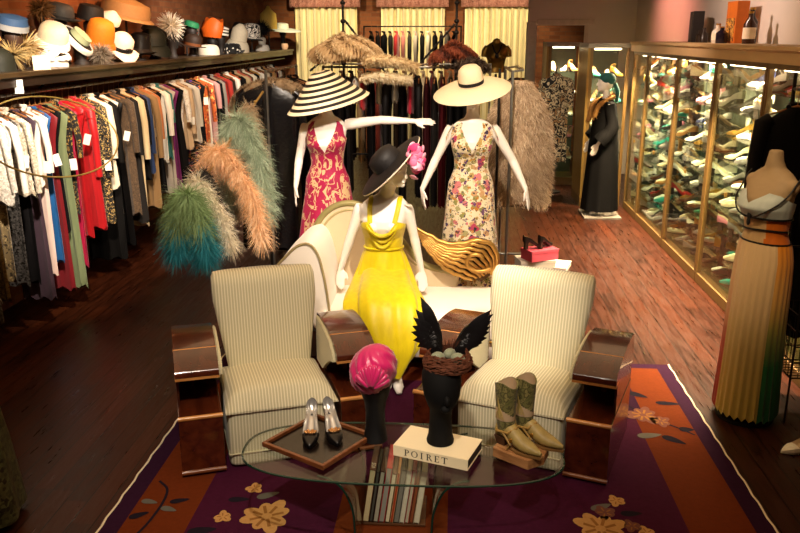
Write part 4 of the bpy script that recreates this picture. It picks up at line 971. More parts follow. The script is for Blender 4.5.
for s in (-1, 1):
    pts = []
    for ph_, z in ((8, 1.29), (30, 1.32), (58, 1.38), (70, 1.44), (80, 1.50), (95, 1.535)):
        rx, ry, y0 = frad(z); rx = max(rx, .17) if z > 1.4 else rx; pts.append((s*(rx+.012)*sin(radians(ph_)), y0-(ry+.02)*cos(radians(ph_)), z))
    m.tube(bez(pts, 4), .005, 6)
m.sq((0, -.15, 1.30), (.03, .02, .05), 1, 1, 10, 8); m.sq((.0, -.152, 1.265), (.025, .02, .05), 1, 1, 10, 8)
m.build('black_cord', BLACK, t)
# --- robed mannequin
m = MB(); m.b2(1.72, 2.20, 10.44, 10.96, 0, .03); o = m.build('display_platform', plain('#6a6259', .6), bevel=.006, smooth=False); tag(o, 'pale low plinth under the robed mannequin', 'platform')
t = thing('mannequin', 'mannequin in a long black robe with tan fur collar by the shoe cases', 'mannequin', (1.95, 10.70, .031), radians(-84), 'shop mannequins')
m = MB(); torso(m); head(m, (0, -.02, 1.69), (0, -1, 0), (0, 0, 1))
for s in (-1, 1):
    arm(m, (s*.155, .0, 1.43), (s*.21, .02, 1.15), (s*.19, -.13, .93)); hand(m, (s*.19, -.13, .93), (-s*.1, -.4, -1), (-s*.3, -1, .4), (-s, .3, 0), 1, .2)
    leg(m, (s*.09, .0, .88), (s*.085, -.01, .48), (s*.085, .02, .09), (s*.1, -.15, .022))
remesh(m, 'figure', MANN, t, .007)
m = MB(); rings = []
for z, rx, ry in ((.06, .25, .235), (.4, .235, .215), (.9, .22, .185), (1.12, .20, .165), (1.3, .20, .15), (1.4, .20, .13), (1.455, .165, .10), (1.50, .09, .075)):
    # open front: a C shaped section
    ring = []
    for j in range(41):
        a = radians(-168+336*j/40)-pi; k = 1+(.05*sin(9*a)*max(0, (1.1-z))); ring.append((-rx*k*sin(a)*1, ry*k*cos(a)*1, z))
    rings.append(ring)
m.loft(rings, 0, False, False)
for s in (-1, 1): m.tube(bez([(s*.16, 0, 1.42), (s*.235, .03, 1.15), (s*.215, -.11, .97)], 5), [.075]*5+[.085]*3+[.1]*3, 12, 0, False)
m.build('black_robe', plain('#080707', .8, 0, .1), t)
m = MB(); R4 = random.Random(9)
pth = bez([(-.09, -.19, 1.2), (-.13, -.12, 1.42), (-.07, .06, 1.52), (.07, .06, 1.52), (.13, -.12, 1.42), (.11, -.17, 1.28)], 10)
m.tube(pth, .03, 8)
for p in pth:
    for k in range(22): d_ = Vector((R4.gauss(0, 1), R4.gauss(0, 1)-.5, R4.gauss(0, 1))); m.strand(p, d_, R4.uniform(.04, .065), .006, 0, .15, 2, R4)
m.build('fur_collar', plain('#a5763c', .8, 0, .2, .4, 30), t)
m = MB(); m.sq((0, .0, 1.735), (.185, .215, .17), 1, 1, 24, 14); m.tube([(0, .10, 1.68), (.03, .13, 1.58), (.05, .12, 1.45)], [.03, .035, .02], 8); m.build('headscarf', fabric('#1f5a55', .6), t)
# --- gilded torso by the curtain
t = thing('torso_form', 'gilded bust form standing in front of the cream curtain beside the door frame', 'dress form', (.655, 13.1, 0))
m = MB(); rings = [[(rx*1.05*cos(a), y+ry*sin(a), z+.70) for a in [2*pi*j/28 for j in range(28)]] for z, rx, ry, y in TOR if 1.0 <= z <= 1.55]; rings.append([(x*.3+.0, y*.3, z+.02) for x, y, z in rings[-1]]); m.loft(rings)
for s in (-1, 1): m.sq((s*.065, -.10, 1.98), (.11, .09, .10), 1, 1, 16, 10); m.tube([(s*.14, 0, 2.13), (s*.19, 0, 2.06), (s*.2, -.01, 1.98)], [.05, .045, .04], 12)
remesh(m, 'bust', plain('#7d5f24', .35, .75, .5, .25, 20), t, .009)
m = MB(); m.lathe([(0, 0), (.18, 0), (.17, .03), (.025, .06), (.02, 1.72), (0, 1.72)], n=20); m.build('pole_stand', IRON, t)
m = MB(); m.tube(bez([(-.07, -.10, 2.16), (-.04, -.14, 2.08), (0, -.155, 2.03), (.04, -.14, 2.08), (.07, -.10, 2.16)], 5), .012, 8); m.sq((0, -.165, 2.0), (.06, .03, .08), 1, 1, 12, 8); m.build('dark_necklace', BLACK, t)
# ---------------------------------------------------------------- hanging clothes
HANG = wood('#7a4a24', '#9a6434', .5)
def garment(kind, L, matl, seed, rail_r=.012, w=.205, th=.045, fringe=None):
    """A garment on a hanger; the rail centre is the origin, width along x."""
    rn = random.Random(seed); m = MB(); N = 26; w = w*rn.uniform(.86, 1.06); sw = rn.uniform(-.12, .12); L = L*rn.uniform(.94, 1.06)
    flare = {'gown': .8, 'dress': .95, 'blouse': .9, 'coat': 1.08, 'jacket': 1.0, 'skirt': 1.1, 'top': .9}[kind]
    waist = {'gown': .66, 'dress': .68, 'blouse': .82, 'coat': .95, 'jacket': .92, 'skirt': .8, 'top': .85}[kind]
    zt = -.105; rings = []; ph = rn.uniform(0, 6); kf = rn.choice((5, 6, 7)); asym = rn.uniform(-.05, .05)
    rows = 16
    for i in range(rows+1):
        t = i/rows; d = L*t
        if d < .07: a = .05+(w-.05)*(d/.07)**.7
        else:
            u = min(1, (d-.07)/max(.2, L-.07)); dw = min(1, (d-.07)/.33)
            a = w*(1-(1-waist)*sin(min(1, dw)*pi/2)) if d < .40 else w*(waist+(flare-waist)*min(1, (d-.40)/max(.15, L-.40))**.8)
        b = th*(.55+.45*min(1, d/.2))*(.8 if t < .05 else 1)
        fold = .6*min(1, max(0, (d-.1)/.5))
        ring = []
        for j in range(N):
            q = 2*pi*j/N; x = a*cos(q); y = b*sin(q)*(1-fold*.5)+b*fold*.55*sin(kf*cos(q)*2.2+ph+t*.7)
            ring.append((x+asym*t, y, zt-d+sw*x*t*t+(.02*sin(kf*q+ph)*t*t)))
        rings.append(ring)
    m.loft(rings)
    if kind in ('blouse', 'coat', 'jacket'):
        sl = {'blouse': .50, 'coat': .60, 'jacket': .58}[kind]
        for s in (-1, 1):
            m.tube([(s*(w-.045), 0, zt-.075), (s*(w-.005), 0, zt-.10), (s*(w+.022), rn.uniform(-.008, .008), zt-.30), (s*(w+.03), rn.uniform(-.012, .012), zt-.10-sl*rn.uniform(.6, 1.05))], [.8*th, .98*th, .82*th, .7*th], 10, 0, True, False, 1, (0, 1, 0))
    if kind in ('blouse', 'jacket', 'coat'):
        m.tube([(-.055, -.01, zt-.0), (-.04, .03, zt+.012), (.04, .03, zt+.012), (.055, -.01, zt)], .016, 7)
        m.loft([[(s*.03*(1-k), -th*1.0-.003, zt-.02-k*.24*min(1, L)) for s in (-1, 0, 1)] for k in (0, .5, 1)], 0, False, False)
    if fringe:
        for k in range(fringe): 
            q = rn.uniform(0, 2*pi); i = rn.randrange(2, rows); p = rings[i][int(q/2/pi*N) % N]; m.strand(p, (p[0]*.6, p[1]*.5, -.12), rn.uniform(.03, .06), .004, 0, .5, 2, rn)
    return m
def hanger(parent, rail_r=.012):
    m = MB(); r = rail_r+.007
    m.tube([(0, 0+r*sin(a) if False else r*sin(a), r*cos(a)) for a in [(-.55+1.55*k/8)*pi for k in range(9)]][::-1]+[(0, 0, -.05), (0, 0, -.10)], .0026, 5) if False else m.tube([(r*sin(a), 0, r*cos(a)) for a in [(-.62+1.6*k/9)*pi for k in range(10)]]+[(0, 0, -.045), (0, 0, -.095)], .0026, 5)
    m.tube([(-.17, 0, -.155), (0, 0, -.10), (.17, 0, -.155)], [.007, .009, .007], 6)
    return m.build('hanger', HANG, parent)
HG = None
def hang(desc, kind, L, matl, loc, rz, label, group, seed, w=.205, th=.045, fringe=None, sc=1, tagc=False):
    global HG
    o = garment(kind, L, matl, seed, w=w, th=th, fringe=fringe).build({'gown': 'hanging_gown', 'dress': 'hanging_dress', 'blouse': 'hanging_blouse', 'coat': 'hanging_coat', 'jacket': 'hanging_jacket', 'skirt': 'hanging_skirt', 'top': 'hanging_camisole'}[kind], matl)
    place(o, loc, rz, sc)
    if HG is None: HG = hanger(o)
    else: h = HG.copy(); COL.objects.link(h); h.parent = o
    if tagc:
        q = MB(); q.box((w+R.uniform(-.02, .03), -th-.014, -R.uniform(.36, .72)), (.055, .002, .095), 0, .5, Matrix.Rotation(R.uniform(-.4, .4), 3, 'Y')); q.build('price_tag', plain('#efe8da', .6, var=0), o, smooth=False)
    tag(o, label, {'gown': 'gown', 'dress': 'dress', 'blouse': 'blouse', 'coat': 'coat', 'jacket': 'jacket', 'skirt': 'skirt', 'top': 'camisole'}[kind], group)
    return o
F = fabric
BEAD = sequin('#f2ece0', '#b8aea0', 90, .15); SILV = sequin('#b8b4aa', '#4c4840', 120); GOLDQ = sequin('#a8864a', '#5d4a26', 100); BLKQ = sequin('#2a2826', '#0a0909', 110); GUN = sequin('#8a8580', '#15120f', 80)
WH = F('#efe7da', .6, '#d9cfc0'); LACE = spots('#e9dfd0', ['#cfc2ae', '#f4eee2'], 45, .4)
rows_ = [
 ('silver sequin gown', 'gown', 1.40, SILV), ('white beaded blouse', 'blouse', .62, BEAD), ('rust brocade gown', 'gown', 1.42, blotch(['#5d3a2a', '#8f7a58', '#6d2a1e', '#a89468'], 14)), ('ivory lace blouse', 'blouse', .6, LACE), ('pewter beaded gown', 'gown', 1.36, sequin('#a79f8c', '#5a5040', 70)), ('white silk blouse', 'blouse', .64, WH), ('antique gold gown', 'gown', 1.38, GOLDQ),
 ('pearl beaded jacket', 'jacket', .6, BEAD), ('bronze lace gown', 'gown', 1.3, spots('#7d6a48', ['#3a3020', '#b09a6a'], 40, .42)), ('white ruffled blouse', 'blouse', .6, F('#f2eadc', .6, '#d0c6b8')), ('black and silver sequin gown', 'gown', 1.4, GUN), ('cream beaded top', 'blouse', .58, sequin('#efe4d0', '#a8987e', 80, .15)),
 ('black velvet gown', 'gown', 1.42, F('#141112', .8)), ('mauve hemmed black gown', 'gown', 1.5, F('#4a3440', .7, '#2b1c26')), ('white satin blouse', 'blouse', .62, WH), ('blush satin gown', 'gown', 1.46, F('#e8cfc2', .4, '#cfae9e')), ('bright blue silk dress', 'dress', 1.25, F('#1f5f9c', .45, '#14406e')), ('dark crimson gown', 'gown', 1.45, F('#7a141c', .5)),
 ('black crepe dress', 'dress', 1.05, F('#131011', .7)), ('sage green dress', 'dress', 1.15, F('#7f8a62', .6, '#5f6a48')), ('gold on black print blouse', 'blouse', .68, spots('#171310', ['#9a7a3a', '#6d5628'], 40, .4)),
 ('fuchsia lined gown', 'gown', 1.22, F('#a8123c', .45)), ('scarlet satin gown', 'gown', 1.02, F('#b5121a', .38, '#7d0a10')), ('red pleated coat', 'coat', .98, F('#c0161c', .45, '#840a10')), ('deep red gown', 'gown', 1.05, F('#9c0f16', .45, '#6d080e')),
 ('black gold leopard coat', 'coat', .98, spots('#14100c', ['#c8a868', '#a88848'], 60, .36)), ('cream wool jacket', 'jacket', .72, F('#ddd0b6')), ('long black coat', 'coat', 1.25, F('#14110f', .75)), ('ivory dress', 'dress', .95, F('#e0d4bc', .6)), ('black satin gown', 'gown', 1.3, F('#100e0e', .4)),
 ('brown tweed coat', 'coat', 1.05, spots('#4a3826', ['#2d2016', '#6a5238'], 90, .4)), ('charcoal coat', 'coat', 1.0, F('#2d2825')), ('camel lined cream coat', 'coat', 1.08, F('#d2bc94', .7, '#b89c70')), ('black wool jacket', 'jacket', .75, F('#171414')), ('navy silk jacket', 'jacket', .72, F('#1e2f52', .5)), ('tan suede coat', 'coat', 1.0, F('#8a6a42')),
 ('rust knit jacket', 'jacket', .7, F('#b06a3a')), ('multicoloured print dress', 'dress', 1.0, spots('#b89a78', ['#9c3a4a', '#4a6a5a', '#d8c8a0', '#6a3a2a'], 28, .45)), ('black cocktail dress', 'dress', .9, F('#141213')), ('white linen jacket', 'jacket', .7, F('#e9e0d0')), ('teal trimmed blouse', 'blouse', .62, F('#2a6a62', .5)), ('pale grey dress', 'dress', .95, F('#b5aa9c')),
 ('plum velvet gown', 'gown', 1.1, F('#7a1f66', .6, '#521446')), ('black jersey dress', 'dress', .95, F('#161315')), ('cream crochet blouse', 'blouse', .66, LACE), ('peach blouse', 'blouse', .66, F('#d8b892')), ('white eyelet jacket', 'jacket', .62, F('#e2d8c6')), ('dark floral dress', 'dress', .95, spots('#17141c', ['#7a1a3a', '#3a3a6a', '#a86a2a'], 30, .42)),
 ('magenta print dress', 'dress', .95, spots('#1c1420', ['#b01a5a', '#d0642a', '#4a2a7a'], 24, .5)), ('black lace gown', 'gown', 1.2, F('#131113')), ('orange print blouse', 'blouse', .65, spots('#b8541e', ['#7a2a12', '#d8a858'], 26, .42)), ('ivory silk dress', 'dress', .95, F('#ddd0bc', .5)), ('pink blouse', 'blouse', .64, F('#c08a84')), ('black blazer', 'jacket', .7, F('#121011')), ('grey white fur trimmed coat', 'coat', 1.0, F('#8a8074')), ('maroon dress', 'dress', .95, F('#5a1a20')),
 ('red wool jacket', 'jacket', .7, F('#a8281c')), ('dark brown coat', 'coat', 1.0, F('#3a261a')), ('copper dress', 'dress', .9, F('#8a4a28')), ('white cotton blouse', 'blouse', .62, WH), ('orange dress', 'dress', .92, F('#b8501c')), ('black coat', 'coat', 1.05, F('#131010')), ('beige trench', 'coat', 1.0, F('#b59c74')), ('coral jacket', 'jacket', .68, F('#b85440')), ('brown suede jacket', 'jacket', .68, F('#5a3a22')), ('cream jacket', 'jacket', .7, F('#d8ccb2')), ('brick red dress', 'dress', .9, F('#8a2a1a')), ('black skirt suit', 'jacket', .85, F('#141112')),
 ('ochre dress', 'dress', .9, F('#a8803a')), ('white coat', 'coat', .95, F('#e2d9c8')), ('russet coat', 'coat', .95, F('#7a3a1c')), ('dark green dress', 'dress', .9, F('#23382a')), ('pale blouse', 'blouse', .62, F('#cfc0a6')), ('black sequin jacket', 'jacket', .66, BLKQ), ('tan jacket', 'jacket', .66, F('#a07a48')), ('burgundy jacket', 'jacket', .66, F('#4f1218')), ('cream fringe dress', 'dress', .9, F('#d6c8a6')), ('brown print dress', 'dress', .9, spots('#6a4a30', ['#a88458', '#3a2416'], 30, .4)), ('white tweed jacket', 'jacket', .66, F('#dcd2c0')), ('black evening coat', 'coat', .95, F('#110f0f')), ('rust dress', 'dress', .9, F('#9a4a20'))]
RX, RZ_ = -3.36, 1.865
t = thing('garment_rail', 'long steel garment rail under the hat shelf, full of clothes', 'rail', (RX, 0, 0))
m = MB(); m.tube([(0, 4.6, RZ_), (0, 16.4, RZ_)], .012, 8); m.build('rail_pipe', STEEL, t)
for y in (4.7, 7.03, 10.04, 13.04, 16.3): m = MB(); m.tube([(0, y, RZ_+.013), (0, y, 1.995)], .008, 6); m.tube([(0, y, 1.983), (0, y, 1.997)], .025, 8); m.build('hanging_bracket', IRON, t)
for i, (ds, kd, L, mt) in enumerate(rows_):
    if i > 18: L = min(1.5, L*{'coat': 1.22, 'dress': 1.28, 'blouse': 1.3, 'jacket': 1.25, 'gown': 1.12}[kd])
    y = 4.94+.088*i if i <= 21 else (6.79+.122*(i-21) if i <= 42 else 9.35+.158*(i-42))
    nb = rows_[i-1][0] if i else 'the frame edge'; na = rows_[i+1][0] if i+1 < len(rows_) else 'the curtain'
    nb2 = nb if len(nb.split()) <= 3 else ' '.join(nb.split()[-3:]); na2 = na if len(na.split()) <= 3 else ' '.join(na.split()[-3:])
    lab = f'{ds} between the {nb2} and the {na2} on the wall rail'
    if i == 0: lab = f'{ds}, first on the wall rail beside the {na2}'
    if len(lab.split()) > 16: lab = f'{ds} beside the {na2} on the wall rail'
    hang(ds, kd, L, mt, (RX, y, RZ_), radians(-9+R.uniform(-1.2, 1.2)), lab, 'clothes on the wall rail', i*7+1, w=.225 if kd in ('coat', 'jacket') else .21, th=.031 if i <= 21 else .043, tagc=(i in (2, 5, 8, 11, 14, 16, 19, 22, 25, 27, 29, 33, 36, 40, 45, 49)), fringe=(160 if ('beaded' in ds or 'fringe' in ds) and i < 16 else None))
# ---- floor racks of the middle group
def rack(name, lab, a, b, z, legs=2, mat_=STEEL):
    t = thing(name, lab, 'rack', (0, 0, 0), 0, 'floor garment racks'); a, b = Vector(a), Vector(b); d = (b-a).normalized(); n_ = Vector((-d.y, d.x, 0))
    m = MB(); m.tube([a+Vector((0, 0, z)), b+Vector((0, 0, z))], .012, 8); m.build('rail', mat_, t)
    for p in (a, b):
        m = MB(); m.tube([p+Vector((0, 0, .05)), p+Vector((0, 0, z+.012))], .014, 8); m.build('upright', mat_, t)
        m = MB(); m.tube([p-n_*.26+Vector((0, 0, .04)), p+n_*.26+Vector((0, 0, .04))], .014, 8); m.lathe([(0, 0), (.025, 0), (.025, .03), (0, .03)], p-n_*.25, 8); m.lathe([(0, 0), (.025, 0), (.025, .03), (0, .03)], p+n_*.25, 8); m.build('foot_bar', mat_, t)
    return t
rack('garment_rack', 'steel rack of black coats behind the feather boas', (-1.62, 7.1, 0), (-1.62, 8.5, 0), 2.0)
# furs: garment plus dense strands
def fur_coat(name, matl, loc, rz, lab, L, w, th, n, hair, seed, group, sl=True):
    rn = random.Random(seed); m = MB(); rings = []; rows = 22; N = 34
    for i in range(rows+1):
        t = i/rows; d = L*t; a = (.07+(w-.07)*sin(min(1, d/.45)*pi/2)**1.05)*(1+.05*sin(t*9+seed)); b = th*(.5+.5*min(1, d/.2)); 
        if i == rows: a *= .9; b *= .8
        rings.append([(a*math.copysign(abs(cos(q))**.8, cos(q)), b*math.copysign(abs(sin(q))**.8, sin(q)), -.10-d+.02*sin(3*q)*t) for q in [2*pi*j/N for j in range(N)]])
    m.loft(rings)
    for k in range(n):
        i = rn.randrange(0, rows); j = rn.randrange(N); a, b = rings[i][j], rings[i+1][j]; u = rn.random(); v = rn.random(); c = rings[i][(j+1) % N]
        p = [a[q]+(b[q]-a[q])*u+(c[q]-a[q])*v for q in range(3)]
        m.strand(p, (p[0]*1.6+rn.gauss(0, .3), p[1]*5+rn.gauss(0, .3), .1*(1-i/rows)+rn.gauss(0, .15)-.25), hair*rn.uniform(.6, 1.25), .0032, rn.choice((0, 0, 1, 2)), .30, 2, rn)
    o = m.build(name, matl, recalc=False); place(o, loc, rz)
    global HG
    h = HG.copy(); COL.objects.link(h); h.parent = o
    return tag(o, lab, 'fur coat', group)
blacks = [('black evening coat in clear garment cover', 'coat', 1.45, plain('#121011', .22, 0, .6, .3, 30)), ('black beaded gown', 'gown', 1.4, BLKQ), ('black velvet coat', 'coat', 1.4, F('#100e0f')), ('dark brown coat', 'coat', 1.3, F('#2a1c14')), ('black gown', 'gown', 1.4, F('#151213')), ('charcoal wool coat', 'coat', 1.3, F('#24201e')), ('black silk dress', 'dress', 1.2, F('#131011')), ('deep maroon coat', 'coat', 1.3, F('#2c1014'))]
for i, (ds, kd, L, mt) in enumerate(blacks):
    pos = ['first behind the boas', 'second behind the boas', 'third behind the boas', 'fourth behind the boas', 'fifth behind the boas', 'sixth behind the boas', 'seventh behind the boas', 'last behind the boas'][i]
    hang(ds, kd, L, mt, (-1.62, 7.22+.15*i, 2.0), radians(4), f'{ds}, {pos} on the steel rack', 'dark clothes behind the boas', 900+i, w=.25, th=.05)
def stole(lab, path, r, matl, n, hair, seed, name='fur_stole', flat=.7):
    rn = random.Random(seed); m = MB(); P = bez(path, 8); rr = [r*(.75+.25*sin(pi*i/(len(P)-1)))*(1+.08*sin(i*1.7)) for i in range(len(P))]
    m.tube(P, rr, 14, 0, True, False, flat)
    for k in range(n*2):
        i = rn.randrange(1, len(P)-1); t = (P[i+1]-P[i-1]).normalized(); d = Vector((rn.gauss(0, 1), rn.gauss(0, 1), rn.gauss(0, 1))); d = (d-t*d.dot(t)).normalized()
        m.strand(P[i]+(P[i+1]-P[i])*rn.random()+Vector((d.x, d.y, d.z*flat))*rr[i]*.85, d+t*rn.uniform(.2, .9), hair*rn.uniform(.5, 1.1), .003, rn.choice((0, 1, 2)), .25, 2, rn)
    o = m.build(name, matl, recalc=False); return tag(o, lab, 'fur stole' if 'stole' in name else 'fur', 'furs draped on the middle racks')
def hairm(*c): return [plain(x, .75, 0, .25, .2, 40, bump=0) for x in c]
stole('grey brown fur draped over the top of the black coat rack', [(-1.98, 7.30, 1.62), (-1.86, 7.28, 1.80), (-1.62, 7.27, 1.88), (-1.40, 7.28, 1.83), (-1.28, 7.30, 1.66)], .07, hairm('#a58c6c', '#c4aa88', '#7d664c'), 6000, .035, 41)
# ---- middle rack, hung edge-on
rack('garment_rack', 'steel rack of mixed dark clothes behind the mannequins', (-1.38, 8.75, 0), (.22, 8.75, 0), 1.98)
mid = [('black coat', '#131011', 'coat', 1.35), ('white collared black dress', '#201a1a', 'dress', 1.3), ('charcoal dress', '#181414', 'dress', 1.25), ('white satin camisole', '#c2b8a8', 'top', .26), ('red silk camisole', '#a3161c', 'top', .3), ('black silk gown', '#120f10', 'gown', 1.4), ('cream beaded camisole', '#a5926c', 'top', .26), ('black velvet jacket', '#151112', 'jacket', .8), ('ivory silk camisole', '#bfb49e', 'top', .24), ('ink black gown', '#100e10', 'gown', 1.4), ('crimson camisole', '#a8122c', 'top', .34), ('black crepe coat', '#141112', 'coat', 1.3), ('dark wine gown', '#3d0c12', 'gown', 1.4), ('dark grey silk gown', '#24201e', 'gown', 1.35), ('maroon velvet gown', '#4f0d14', 'gown', 1.4), ('black lace dress', '#161213', 'dress', 1.2), ('plain black gown', '#121011', 'gown', 1.4), ('black silk coat', '#110f10', 'coat', 1.35)]
for i, (ds, c, kd, L) in enumerate(mid):
    hang(ds, kd, L, F(c, .6), (-1.29+.084*i, 8.75, 1.98), pi/2+radians(R.uniform(-2, 2)), f'{ds} hung edge-on on the rack behind the mannequins', 'clothes on the middle rack', 500+i, w=.2, th=.041)
def heap(lab, c, d, cols, n, hair, seed, folds=7):
    rn = random.Random(seed); m = MB(); rings = []
    for i in range(19):
        a = -.35+(pi/2+.34)*i/18; rings.append([(c[0]+d[0]*cos(a)*cos(q)*(1+.09*sin(folds*q+a*5+seed)), c[1]+d[1]*cos(a)*sin(q)*(1+.09*sin(folds*q+a*5+seed)), c[2]+d[2]*sin(a)*(1+.12*sin(3*q+seed))+.025*cos(q*2+seed)) for q in [2*pi*j/60 for j in range(60)]])
    m.loft(rings)
    for k in range(n):
        i = rn.randrange(0, 17); j = rn.randrange(60); p = Vector(rings[i][j]); q = (p-Vector(c)); q = Vector((q.x/d[0], q.y/d[1], q.z/d[2])).normalized(); fo = sin(folds*2*pi*j/60+(-.35+1.9*i/18)*5+seed)
        m.strand(p, q+Vector((rn.gauss(0, .35), rn.gauss(0, .35), -.6)), hair*rn.uniform(.6, 1.1), .0035, 1 if fo > .35 else (2 if fo < -.45 else 0), .3, 2, rn)
    o = m.build('fur_heap', hairm(*cols), recalc=False); return tag(o, lab, 'fur', 'furs draped on the middle racks')
heap('tan and cream fur heaped on the middle rack under the iron post', (-1.12, 8.60, 2.11), (.36, .20, .17), ('#b59468', '#d2b78c', '#7d5c38'), 6500, .045, 2, 9)
stole('pale honey fur collar beside the heaped tan fur', [(-.92, 8.40, 2.02), (-.82, 8.38, 2.06), (-.68, 8.38, 2.06), (-.52, 8.40, 2.03), (-.36, 8.42, 1.98)], .055, hairm('#cdb285', '#e0cba2', '#a88656'), 1500, .05, 52)
stole('cream fur trim hanging below the middle rail', [(-.95, 8.44, 1.86), (-.8, 8.42, 1.90), (-.6, 8.42, 1.88), (-.42, 8.43, 1.86)], .055, hairm('#dcc9a4', '#c4aa7c', '#efe2c6'), 1100, .045, 53)
heap('red brown fox fur on the rack behind the cream sun hat', (.0, 8.60, 2.09), (.24, .16, .12), ('#6a2f1a', '#8a4426', '#3a1a10'), 3500, .05, 3, 6)
stole('dark brown fur with grey tips next to the fox fur', [(.02, 8.42, 1.94), (.12, 8.40, 2.02), (.24, 8.42, 2.03), (.32, 8.46, 1.95)], .06, hairm('#3a2a20', '#7d6a58', '#241812'), 1100, .05, 55)
rack('garment_rack', 'farther steel rack of brown and cream clothes', (-1.56, 10.6, 0), (.46, 10.6, 0), 1.95)
far = ['#6a4a30', '#2a1f1a', '#a88a62', '#141112', '#7a2a1e', '#c8b48c', '#3a2a22', '#8a6a48', '#191516', '#d0c0a0', '#5a1a1e', '#4a3626', '#8f7a5a', '#1a1616', '#6d3a22', '#b8a078']
nmz = ['brown', 'dark umber', 'sand', 'jet black', 'brick', 'cream', 'cocoa', 'camel', 'soot black', 'ivory', 'wine', 'walnut', 'taupe', 'black', 'rust', 'honey']
for i, c in enumerate(far): hang('coat', 'coat', 1.15, F(c), (-1.42+.115*i, 10.6, 1.95), pi/2+radians(R.uniform(-3, 3)), f'{nmz[i]} coat on the farther rack beyond the heaped furs', 'coats on the farther rack', 700+i, w=.2, th=.04)
rack('garment_rack', 'high black rack of jackets in front of the middle curtain', (-1.68, 15.6, 0), (.12, 15.6, 0), 2.46, mat_=IRON)
jk = [('black', '#121011'), ('white collared', '#2a2626'), ('ink', '#161418'), ('charcoal', '#2a2624'), ('red', '#a01c22'), ('rose', '#a8605a'), ('dark grey', '#3a3532'), ('dove grey', '#9c9084'), ('jet', '#0f0d0e'), ('bone', '#cfc4b0'), ('pitch black', '#131112'), ('navy', '#1a1c28'), ('silver grey', '#8d857c'), ('ebony', '#141012')]
for i, (nm, c) in enumerate(jk): hang('jacket', 'jacket', .62, F(c), (-1.54+.118*i, 15.6, 2.46), pi/2+radians(R.uniform(-4, 4)), f'{nm} jacket on the high rack before the middle curtain', 'jackets on the high rack', 800+i, w=.2, th=.04)
# iron display frame with beaded posts and raking braces
t = thing('iron_display_frame', 'wrought iron frame of beaded posts and raking braces above the furs', 'display frame', (0, 0, 0))
for x in (-1.22, .02):
    m = MB(); m.tube([(x, 9.2, .0), (x, 9.2, 2.78)], .013, 8)
    for z in (2.0, 2.17, 2.33, 2.45, 2.64): m.sq((x, 9.2, z), (.06, .06, .05), 1, 1, 12, 8)
    m.sq((x, 9.2, 2.8), (.075, .075, .09), 1, 1, 12, 8); m.build('post', IRON, t)
for a, b in (((-1.20, 9.2, 2.46), (-.72, 9.2, 1.86)), ((.0, 9.2, 2.42), (-.5, 9.2, 1.86)), ((-1.24, 9.2, 2.2), (-1.60, 9.2, 1.92))):
    m = MB(); a, b = Vector(a), Vector(b); m.tube([a, b], .011, 8)
    for k in range(9): m.sq(a.lerp(b, (k+.5)/9), (.035, .035, .03), 1, 1, 8, 6)
    m.build('brace', IRON, t)
m = MB(); m.tube([(-1.22, 9.2, 1.0), (.02, 9.2, 1.0)], .011, 8); m.build('cross_bar', IRON, t)
# ---- feather boas on a sloping arm
t = thing('boa_stand', 'dark floor stand with a sloping arm that carries the feather boas', 'stand', (0, 0, 0))
m = MB(); m.tube([(-1.62, 7.02, .02), (-1.62, 7.02, 1.84)], .013, 8); m.build('upright', IRON, t)
m = MB(); m.lathe([(0, 0), (.16, 0), (.15, .02), (0, .03)], (-1.62, 7.02, .0), 20); m.build('base', IRON, t)
A0, A1 = Vector((-1.62, 6.96, 1.84)), Vector((-2.00, 5.86, 1.05))
m = MB(); m.tube([A0, A1], .010, 8)
for k in range(1, 9): p = A0.lerp(A1, k/9); m.sq(p+Vector((0, 0, .012)), (.026, .026, .026), 1, 1, 8, 6)
m.build('sloping_arm', BRASS, t)
def boa(lab, u, dx, drop, r, cols, n, L, seed, spread=.11, zsplit=None):
    rn = random.Random(seed); c = A0.lerp(A1, u); m = MB()
    P = bez([(c.x-spread-dx*.3, c.y-.03, c.z-drop*.92), (c.x-spread*.9, c.y-.02, c.z-drop*.4), (c.x-spread*.45, c.y, c.z-.02), (c.x, c.y, c.z+.055), (c.x+spread*.5, c.y, c.z-.02), (c.x+spread*1.0+dx*.5, c.y-.01, c.z-drop*.45), (c.x+spread+dx, c.y-.02, c.z-drop)], 12)
    m.tube(P, r*.22, 6, 0)
    for k in range(int(n*2.4)):
        f = rn.random()*(len(P)-1.001); i = int(f); p = P[i].lerp(P[i+1], f-i); d = Vector((rn.gauss(0, 1), rn.gauss(0, 1)-.2, rn.gauss(0, .8)))
        z = (p.z-c.z+drop)/drop; mi = 0
        if zsplit: mi = 0 if z+rn.gauss(0, .08) > zsplit else 1
        else: mi = rn.randrange(len(cols))
        m.strand(p, d, r*rn.uniform(.6, 1.2), .0032, mi, .42, 3, rn)
    o = m.build('feather_boa', hairm(*cols), recalc=False); return tag(o, lab, 'boa', 'feather boas on the sloping arm')
boa('teal and green two tone feather boa at the low end of the arm', .965, .03, .40, .19, ['#86a06c', '#2f8c9a', '#2d7f86'], 4800, .13, 61, .085, .55)
boa('creamy white feather boa tucked behind the teal boa', .85, .14, .46, .13, ['#e6dcc4', '#cfc0a0'], 2600, .1, 62, .10)
boa('black feather boa between the white and orange ones', .78, .10, .52, .10, ['#1a1614', '#3a332c'], 1700, .1, 63, .09)
boa('peach orange feather boa hanging in front of the green one', .60, .16, .66, .15, ['#e6b484', '#dca470', '#f0c8a0'], 3800, .12, 64, .17)
boa('sage green feather boa high on the arm', .34, .08, .70, .17, ['#a0ad90', '#8a9c80', '#b5c2a6'], 4200, .14, 65, .13)
boa('beige feather boa below the sage green one', .22, .06, .95, .10, ['#b59a78', '#9c8468'], 1600, .1, 66, .10)
